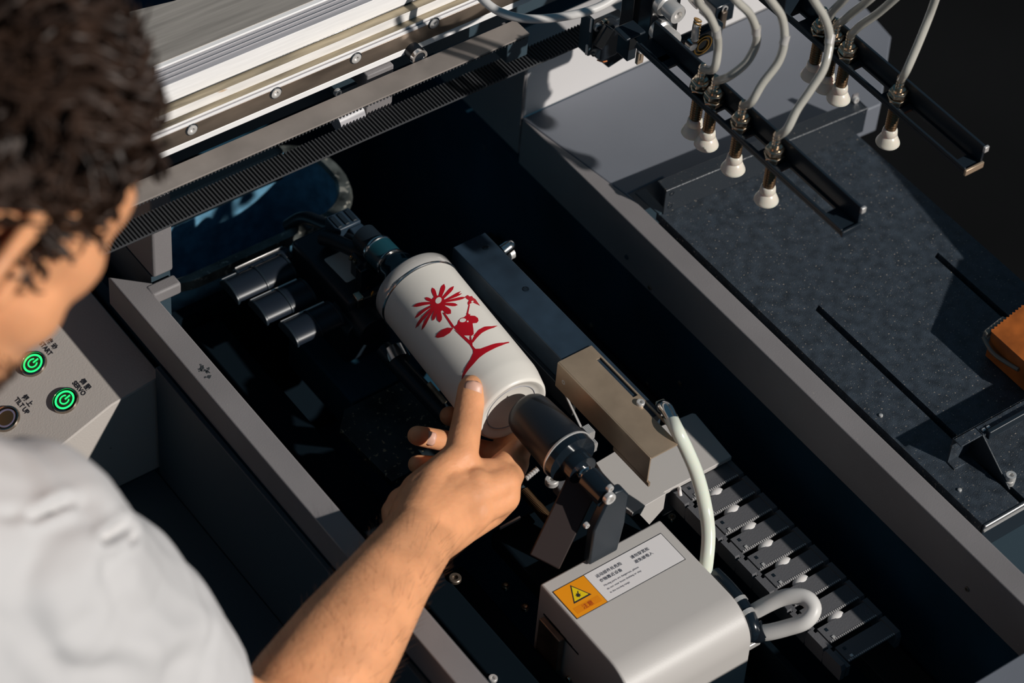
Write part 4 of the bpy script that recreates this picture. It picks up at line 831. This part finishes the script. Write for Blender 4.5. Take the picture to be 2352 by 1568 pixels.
body = [[(nb, .060), (nb.lerp(ch_, .45), .085), (ch_, .115), (pel, .12)], [(nb, .055), (shR.lerp(nb, .35), .06), (shR, .062)], [(nb, .055), (shL, .060)],
        [(shL, .06), (V((-.58, .27, .13)), .045), (V((-.42, .30, .0)), .032), (V((-.33, .31, -.015)), .026)],
        [(V((-.30, .33, -.015)), .022), (V((-.25, .335, -.02)), .016), (V((-.215, .33, -.032)), .010)], [(V((-.30, .345, -.015)), .02), (V((-.245, .36, -.02)), .012), (V((-.215, .358, -.032)), .009)],
        [(V((-.30, .32, -.015)), .018), (V((-.255, .305, -.02)), .012), (V((-.23, .295, -.028)), .009)],
        [(ch_ + AY * .07, .10), (pel + AY * .05, .11)], [(ch_ - AY * .07, .10), (pel - AY * .05, .11)]]
me_body = blob('body_upper', hd + body, .0034, M['skin'], 9, ells)
bm = bmesh.new(); bm.from_mesh(me_body); bm.from_mesh(me_arm); bm.from_mesh(me_ear); me = D.meshes.new('body'); bm.to_mesh(me); bm.free(); me.materials.append(M['skin'])
for p in me.polygons: p.use_smooth = True
body_o = link('body', me, pe)
from mathutils.bvhtree import BVHTree
b_ = bmesh.new(); b_.from_mesh(me_arm); _bvh = BVHTree.FromBMesh(b_); b_.free()
ah = MB(); rh = random.Random(11); k_ = 0
while k_ < 1100:
    t_ = rh.random(); base_ = P(610 + 340 * t_, 1745 - 517 * t_, 1.86 + .152 * t_ ** 1.35); dr = V((rh.gauss(0, 1), rh.gauss(0, 1), rh.gauss(0, 1))); dr = (dr - fa * dr.dot(fa)).normalized()
    h_ = _bvh.ray_cast(base_, dr); k_ += 1
    if not h_[0] or h_[1].dot(RF) > .35: continue
    p_, n_ = h_[0], h_[1]; lean = (fa * rh.uniform(.5, 1.1) + n_.cross(fa) * rh.uniform(-.2, .8)); L_ = rh.uniform(.005, .011)
    ah.tube([p_ - n_ * .0003, p_ + (lean + n_ * .45) * L_ * .5, p_ + (lean * 1.1 + n_ * .5) * L_], lambda t: .00007 * (1 - .6 * t), 3, sub=1, caps=False)
o = ah.build('arm_hair', mat('arm_hair_brown', (.10, .045, .02), .5), pe); o['kind'] = 'stuff'
# nails
def nail(c, tip, wdir, L_, w_, nm):
    t = (tip - c).normalized(); wv = (wdir - t * wdir.dot(t)).normalized(); n = wv.cross(t).normalized()
    if n.dot(RF) > 0: n = -n
    vs = []; fs = []; NU, NV = 9, 8
    for i in range(NV + 1):
        v = i / NV
        hw = w_ * (1 if .2 < v < .72 else math.sqrt(max(0, 1 - ((v - .72) / .30) ** 2)) if v >= .72 else math.sqrt(max(0.15, 1 - ((.2 - v) / .24) ** 2)))
        for j in range(NU + 1):
            u = -1 + 2 * j / NU; vs.append(c + t * (L_ * (v - .5)) + wv * (hw * u) - n * (w_ * .38 * u * u) - n * (.0012 * (v - .5) ** 2 * 4))
    for i in range(NV):
        for j in range(NU): a_ = i * (NU + 1) + j; fs.append((a_, a_ + 1, a_ + NU + 2, a_ + NU + 1))
    o = MB().add(vs, fs).build(nm, M['nail'], body_o, smooth=60); sm = o.modifiers.new('t', 'SOLIDIFY'); sm.thickness = .0006; return o
def surf(px, py):   # where the sight line meets the arm
    h_ = _bvh.ray_cast(CP, ray(px, py).normalized()); return h_[0] if h_[0] else P(px, py, 2.09)
nc = surf(1086, 893); nail(nc - RF * .0006, nc - RD * .01 + RX * .001, RX, .0125, .0066, 'thumb_nail')
nc = surf(985, 1006); nail(nc - RF * .0005, nc - RX * .01 - RD * .003, RD, .0105, .0052, 'fingernail')
# eyes
for s in (1, -1):
    MB().sph(hp(s * .031, .0665, .004), .0115, 16).build('eye', M['eye'], body_o, smooth=60)
# --- hair: many curved tufts rooted on the scalp
hm = MB(); rnd = random.Random(3)
def scalp(th, ph):      # th from the crown, ph around (0 = front)
    d_ = V((math.sin(th) * math.sin(ph), math.sin(th) * math.cos(ph), math.cos(th)))
    return V((d_.x * .079, -.010 + d_.y * .099, .030 + d_.z * .094)), d_
cnt = 0
while cnt < 2300:
    th = math.acos(1 - rnd.random() * 1.55); ph = rnd.uniform(-math.pi, math.pi); p, d_ = scalp(th, ph)
    fr_ = math.cos(ph)
    lim = .82 if fr_ > .75 else 1.1 if fr_ > .5 else 1.5 if fr_ > .3 else 1.88 if fr_ > .08 else 2.02 if fr_ > -.12 else 1.72 if fr_ > -.35 else 2.1
    if th > lim: continue
    cnt += 1
    root = hp(*p); nrm_ = (hr * d_.x + hf_ * d_.y + hu * d_.z).normalized()
    fl_ = V(noise.noise_vector(p * 14)) * 1.3 + V((rnd.gauss(0, .25), rnd.gauss(0, .25), rnd.gauss(0, .25)))
    tang = (fl_ - nrm_ * fl_.dot(nrm_)); L_ = rnd.uniform(.028, .052) * (1 if th < 1.25 else .55 if th < 1.7 else .3)
    curl = nrm_.cross(tang) * rnd.choice((-1, 1)); ptsr = [root - nrm_ * .006]
    for k in range(1, 6):
        t = k / 5; a_ = t * rnd.uniform(1.4, 2.6); ptsr.append(root + (nrm_ * (.75 * t - .30 * t * t) + tang * (.55 * t) + curl * (.35 * (1 - math.cos(a_)))) * L_)
    w_ = rnd.uniform(.0022, .0052) * (1 if th < 1.3 else .6)
    hm.tube(ptsr, lambda t, w_=w_: w_ * (1 - .85 * t ** 1.5), 5, sub=1, caps=False)
cap = []
ho = hm.build('hair', M['hair'], pe, smooth=70); ho['kind'] = 'stuff'
# scalp under the tufts
mbs = MB(); NT, NP = 20, 40; vs = []; fs = []
for i in range(NT + 1):
    for j in range(NP):
        ph = 2 * math.pi * j / NP; fr_ = math.cos(ph); lim = .80 + 1.15 * (1 - (fr_ + 1) / 2) ** .7
        p, d_ = scalp(lim * i / NT, ph); vs.append(hp(*(p * 1.0)) + (hr * d_.x + hf_ * d_.y + hu * d_.z) * (.004 + .004 * noise.noise(p * 60)))
for i in range(NT):
    for j in range(NP): fs.append((i * NP + j, (i + 1) * NP + j, (i + 1) * NP + (j + 1) % NP, i * NP + (j + 1) % NP))
mbs.add(vs, fs).build('hair_base', M['hair'], pe, smooth=60)
# beard stubble and arm hair as fine strands
b_ = bmesh.new(); b_.from_mesh(me_body); bv2 = BVHTree.FromBMesh(b_); b_.free(); sb_ = MB(); rs = random.Random(5)
for _ in range(3600):
    a_ = rs.uniform(-1.25, 1.25); u_h = rs.uniform(-.125, -.035); c0 = hp(0, .005, u_h); dr = (hr * math.sin(a_) + hf_ * math.cos(a_)).normalized()
    if abs(a_) < .45 and u_h > -.062: continue
    h_ = bv2.ray_cast(c0, dr)
    if not h_[0]: continue
    p_, n_ = h_[0], h_[1]; sb_.tube([p_ - n_ * .0005, p_ + (n_ * .7 - hu * .6) * rs.uniform(.002, .005)], lambda t: .00034 * (1 - .5 * t), 3, sub=1, caps=False)
o = sb_.build('beard_stubble', M['hair'], pe); o['kind'] = 'stuff'
# --- T-shirt
def off(ch, d): return [(p, r + d) for p, r in ch]
shirt = [off(c, .014) for c in ([(nb.lerp(ch_, .02), .062), (nb.lerp(ch_, .45), .090), (ch_, .125), (pel, .128)], [(nb.lerp(ch_, .02), .060), (shR.lerp(nb, .35), .064), (shR, .066)], [(nb.lerp(ch_, .02), .060), (shL, .062)],
         [(ch_ + AY * .07, .11), (pel + AY * .05, .12)], [(ch_ - AY * .07, .11), (pel - AY * .05, .12)], [(shL, .062), (V((-.60, .20, .25)), .060)], [(shR, .070), (ch_ - AY * .07, .11)])]
sx = P(300, 1655, 1.745)
shirt += [[(P(0, 1345, 1.62), .088), (P(130, 1465, 1.675), .086), (P(240, 1580, 1.72), .083), (P(310, 1645, 1.745), .078), (P(352, 1690, 1.77), .070)]]
me_s = blob('shirt', shirt, .0032, M['shirt'], 9)
cutp = P(572, 1530, 1.84); cutn = (el[0] - shR).normalized()
def pix(p): q_ = p - CP; d_ = q_.dot(RF); return V((1176 + F * q_.dot(RX) / d_, 784 + F * q_.dot(RD) / d_))
folds = [((0, 1182), (70, 1176), 16, .003), ((75, 1188), (160, 1150), 11, .009), ((160, 1150), (215, 1152), 18, .003), ((243, 1240), (282, 1210), 12, .014), ((300, 1240), (313, 1224), 9, .012), ((90, 1222), (235, 1180), 26, .003),
         ((225, 1350), (290, 1262), 26, .003), ((140, 1480), (240, 1390), 34, .0035), ((130, 1520), (50, 1380), 34, .003), ((10, 1340), (120, 1240), 34, .003), ((330, 1500), (470, 1430), 36, -.003), ((150, 1550), (300, 1530), 30, .004), ((380, 1560), (470, 1500), 30, .003)]
def fold(p, n):
    if n.dot(RF) > .1: return 0
    q_ = pix(p); r_s = 0
    if q_.x < -60 or q_.y < 950: return 0
    for a_, b_, w_, dp in folds:
        a_ = V(a_); b_ = V(b_); t = max(0, min(1, (q_ - a_).dot(b_ - a_) / (b_ - a_).length_squared)); d_ = (q_ - a_ - (b_ - a_) * t).length / w_
        if d_ < 3.6: r_s += -dp * math.exp(-d_ * d_) * (.35 + .65 * math.sin(math.pi * min(max(t, .02), .98)) ** .7) + .16 * dp * math.exp(-((d_ - 2.0) ** 2))
    return r_s
nrms = [v.normal.copy() for v in me_s.vertices]; cos_ = [v.co.copy() for v in me_s.vertices]; out_ = []
for p, n in zip(cos_, nrms):
    k = noise.noise(p * 9 + V((3, 1, 2))) * .55 + noise.noise(V((p.x * 26, p.y * 13, p.z * 20))) * .45
    k = abs(k) ** .7 * (1 if k > 0 else -1); k2 = abs(noise.noise(V((p.x * 11 + p.z * 6, p.y * 5, p.z * 11 - p.x * 5)) + V((7, 0, 0)))); out_ += list(p + n * (.0058 * k - .0022 * max(0, .16 - k2) / .16 + fold(p, n)))
me_s.vertices.foreach_set('co', out_); me_s.update()
sh_o = link('t_shirt', me_s, pe)
# --- trousers and shoes
legs = []
for s in (1, -1): legs.append([(pel + AY * (.09 * s) + V((.0, 0, -.03)), .115), (V((-.80, -.15 + .11 * s, -.48)), .075), (V((-.84, -.15 + .12 * s, -.86)), .055)])
legs.append([(pel + AY * .06, .13), (pel - AY * .06, .13)])
link('trousers', blob('trousers', legs, .008, M['trousers'], 4), pe)
for s in (1, -1):
    c = V((-.84, -.15 + .12 * s, -.95)); link('shoe', blob('shoe', [[(c + V((-.05, 0, .042)), .042), (c + V((.06, 0, .040)), .040), (c + V((.15, 0, .03)), .030)]], .006, M['gloss'], 3), pe)
